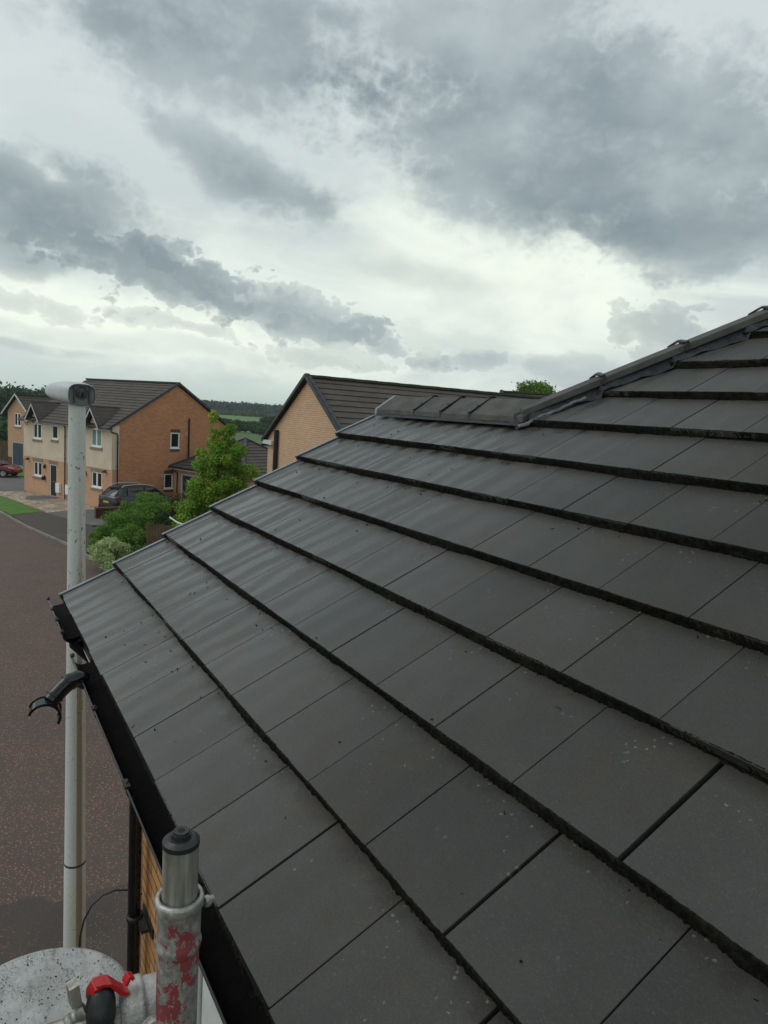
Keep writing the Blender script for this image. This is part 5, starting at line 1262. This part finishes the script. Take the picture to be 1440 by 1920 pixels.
shrub('bush', 29.9, -5.75, 2.10, 1.15, 'leaf_bush', 'mid green bush directly behind the pale variegated shrub', 9000, .055, 4, 18, group='bushes between the kerb and the gable house')
shrub('bush', 32.6, -7.1, 2.65, 1.25, 'leaf_bush', 'loose green bush with yellow-green tips in front of the grey car', 9000, .055, 5, 18, group='bushes between the kerb and the gable house')
shrub('bush', 28.3, -7.0, 2.15, .90, 'leaf_dark', 'dark glossy green bush against the timber fence panel', 8000, .05, 6, 16, group='bushes between the kerb and the gable house')
shrub('bush', 31.2, -8.7, 2.55, 1.05, 'leaf_rust', 'rusty brown and green shrub left of the green tree', 7000, .05, 7, 16, group='bushes between the kerb and the gable house')
shrub('bush', 34.6, -8.3, 2.35, 1.3, 'leaf_rust', 'brownish twiggy hedge shrub hiding the side of the grey car', 7000, .05, 8, 16, group='bushes between the kerb and the gable house')
shrub('bush', 30.9, -5.0, 1.15, .80, 'leaf_bush', 'low green bush spilling to the footpath behind the lamp column', 5000, .05, 9, 12, group='bushes between the kerb and the gable house')
shrub('bush', 31.6, -6.15, 2.35, .95, 'leaf_bush', 'rough green bush crowding the end of the low brick wall', 9000, .055, 18, 16, group='bushes between the kerb and the gable house')
shrub('bush', 30.4, -7.1, 2.35, 1.15, 'leaf_bush', 'tall soft green bush in the middle of the hedge, under the grey car', 9000, .055, 15, 18, group='bushes between the kerb and the gable house')
shrub('bush', 33.2, -8.9, 2.6, 1.1, 'leaf_rust', 'tallest brown twiggy shrub under the downstairs gable window', 7000, .05, 16, 16, group='bushes between the kerb and the gable house')
shrub('bush', 28.1, -5.6, 1.6, 1.05, 'leaf_bush', 'rounded green bush between the pale shrub and the timber fence', 9000, .05, 17, 16, group='bushes between the kerb and the gable house')
tag(leaves('undergrowth', [(29.2, -5.0, .2, 1.6, .6, .35), (33.5, -6.3, .25, 2.2, .8, .45), (27.4, -5.9, .15, 1.6, .9, .35), (36.2, -7.2, .3, 1.6, .9, .5), (31, -7.4, .4, 3, 1.6, .6)], 16000, .06, 'leaf_bush', None, 77), 'rough green ground cover under the bushes by the kerb', 'ground cover', None, 'stuff')
# round-topped tree far behind the roofs
ct = thing('tree', (42.0, -40.6, 0), 'round bright green tree top showing above the distant roof and ridge', 'tree'); trunk(ct, 42.0, -40.6, 7.5, .25, 5, 8, 2.4)
leaves('crown', blobs_in(42.0, -40.6, 6.8, 9.6, 2.2, 26, 31, lambda h: 1.0 - .75 * h * h, .22, .38) + [(42.0, -40.6, 9.3, 1.8, 1.8, 1.0)], 16000, .13, 'leaf_crown', ct, 32, shell=.5)
# middle distance
def mid_tree(x, y, h, r, m, label, seed, n=5000, size=.5):
    z0 = terr(x, y); o = thing('tree', (x, y, z0), label, 'tree', 'trees below the far green field'); trunk(o, x, y, h * .5, r * .05, seed, 5, r * .4, z0)
    leaves('crown', blobs_in(x, y, z0 + h * .25, z0 + h * .80, r, 22, seed, lambda q: 1 - .5 * q * q, .3, .5), n, size, m, o, seed, shell=.55)
mid_tree(274, -110.5, 6.6, 4.0, 'leaf_wood', 'dark round tree standing alone at the edge of the far green field', 41)
mid_tree(224.4, -79.5, 4.3, 3.0, 'leaf_clump', 'leafy green tree left of the lone dark one, below the far field', 42, 6000, .45)
mid_tree(223, -84.0, 3.9, 3.6, 'leaf_clump', 'broad mid green tree directly above the garage roof', 43, 6000, .45)
mid_tree(205, -82.5, 3.5, 3.6, 'leaf_clump', 'lighter green low tree beside the eaves of the buff brick house', 44, 6000, .4)
mid_tree(240, -79.5, 4.6, 3.4, 'leaf_wood', 'dark green tree half hidden behind the yellow-tipped near tree', 45, 6000, .42)
def wood(name, az0, az1, D0, D1, h0, h1, rad, cnt, n, size, m, label, seed):
    rr8 = random.Random(seed); bl = []
    for i in range(cnt):
        a = R_(az0 + (az1 - az0) * (i + rr8.random()) / cnt); D = rr8.uniform(D0, D1); x, y = -2 + D * math.cos(a), .5 - D * math.sin(a); z = terr(x, y); h = rr8.uniform(h0, h1); r = rad * rr8.uniform(.7, 1.2)
        bl.append((x, y, z + h * .55, r, r, h * .5))
    tag(leaves(name, bl, n, size, m, None, seed, shell=.75), label, 'woodland', None, 'stuff')
wood('woodland', -3, 16, 195, 235, 7.6, 9.6, 4.5, 90, 42000, .62, 'leaf_wood', 'dense dark green wood along the skyline behind the far brick house', 61)
wood('woodland', 14, 34, 655, 740, 8.5, 11.5, 12, 90, 36000, 1.7, 'leaf_far_hazy', 'long bluish wood on the skyline between the two brick gables', 62)
wood('hedgerow', -3, 12, 98, 106, 2.2, 2.9, 1.7, 60, 22000, .28, 'leaf_clump', 'green hedge in front of the pale field at the left edge', 63)
wood('hedgerow', 14, 34, 628, 640, 3.2, 4.6, 7, 40, 9000, 1.2, 'leaf_clump', 'thin broken hedge along the top of the far green field', 64)
for i, (x, y, L_, lb) in enumerate([(600, -215, 14, 'long pale farm shed at the foot of the skyline wood, left one'), (602, -236, 9, 'small pale farm shed at the foot of the skyline wood, right one')]):
    o = thing('farm_shed', (x, y, -3), lb, 'shed'); b = MB(); b.abox(x, x + 6, y - L_ / 2, y + L_ / 2, -3, -.9); b.build('wall', 'white_paint', o); b = MB(); b.prism([(x - .3, y - L_ / 2, -.9), (x + 6.3, y - L_ / 2, -.9), (x + 3, y - L_ / 2, .3)], (0, L_, 0)); b.build('roof', 'kerb', o)

# ------------------------------------------------------------------ air
hz = MB(); hz.abox(-900, 900, -900, 900, -4.2, 13.5)
hm = bpy.data.materials.new('haze'); hm.use_nodes = True; HT = NT(hm.node_tree); HT.n.remove(HT.n['Principled BSDF'])
pv = HT.new('ShaderNodeVolumePrincipled'); pv.inputs['Color'].default_value = (0.86, 0.92, 0.95, 1); pv.inputs['Density'].default_value = 0.00022
pv.inputs['Anisotropy'].default_value = 0.2; HT.l.new(pv.outputs[0], HT.n['Material Output'].inputs['Volume']); MATS['haze'] = hm
tag(hz.build('haze', 'haze'), kind='stuff')
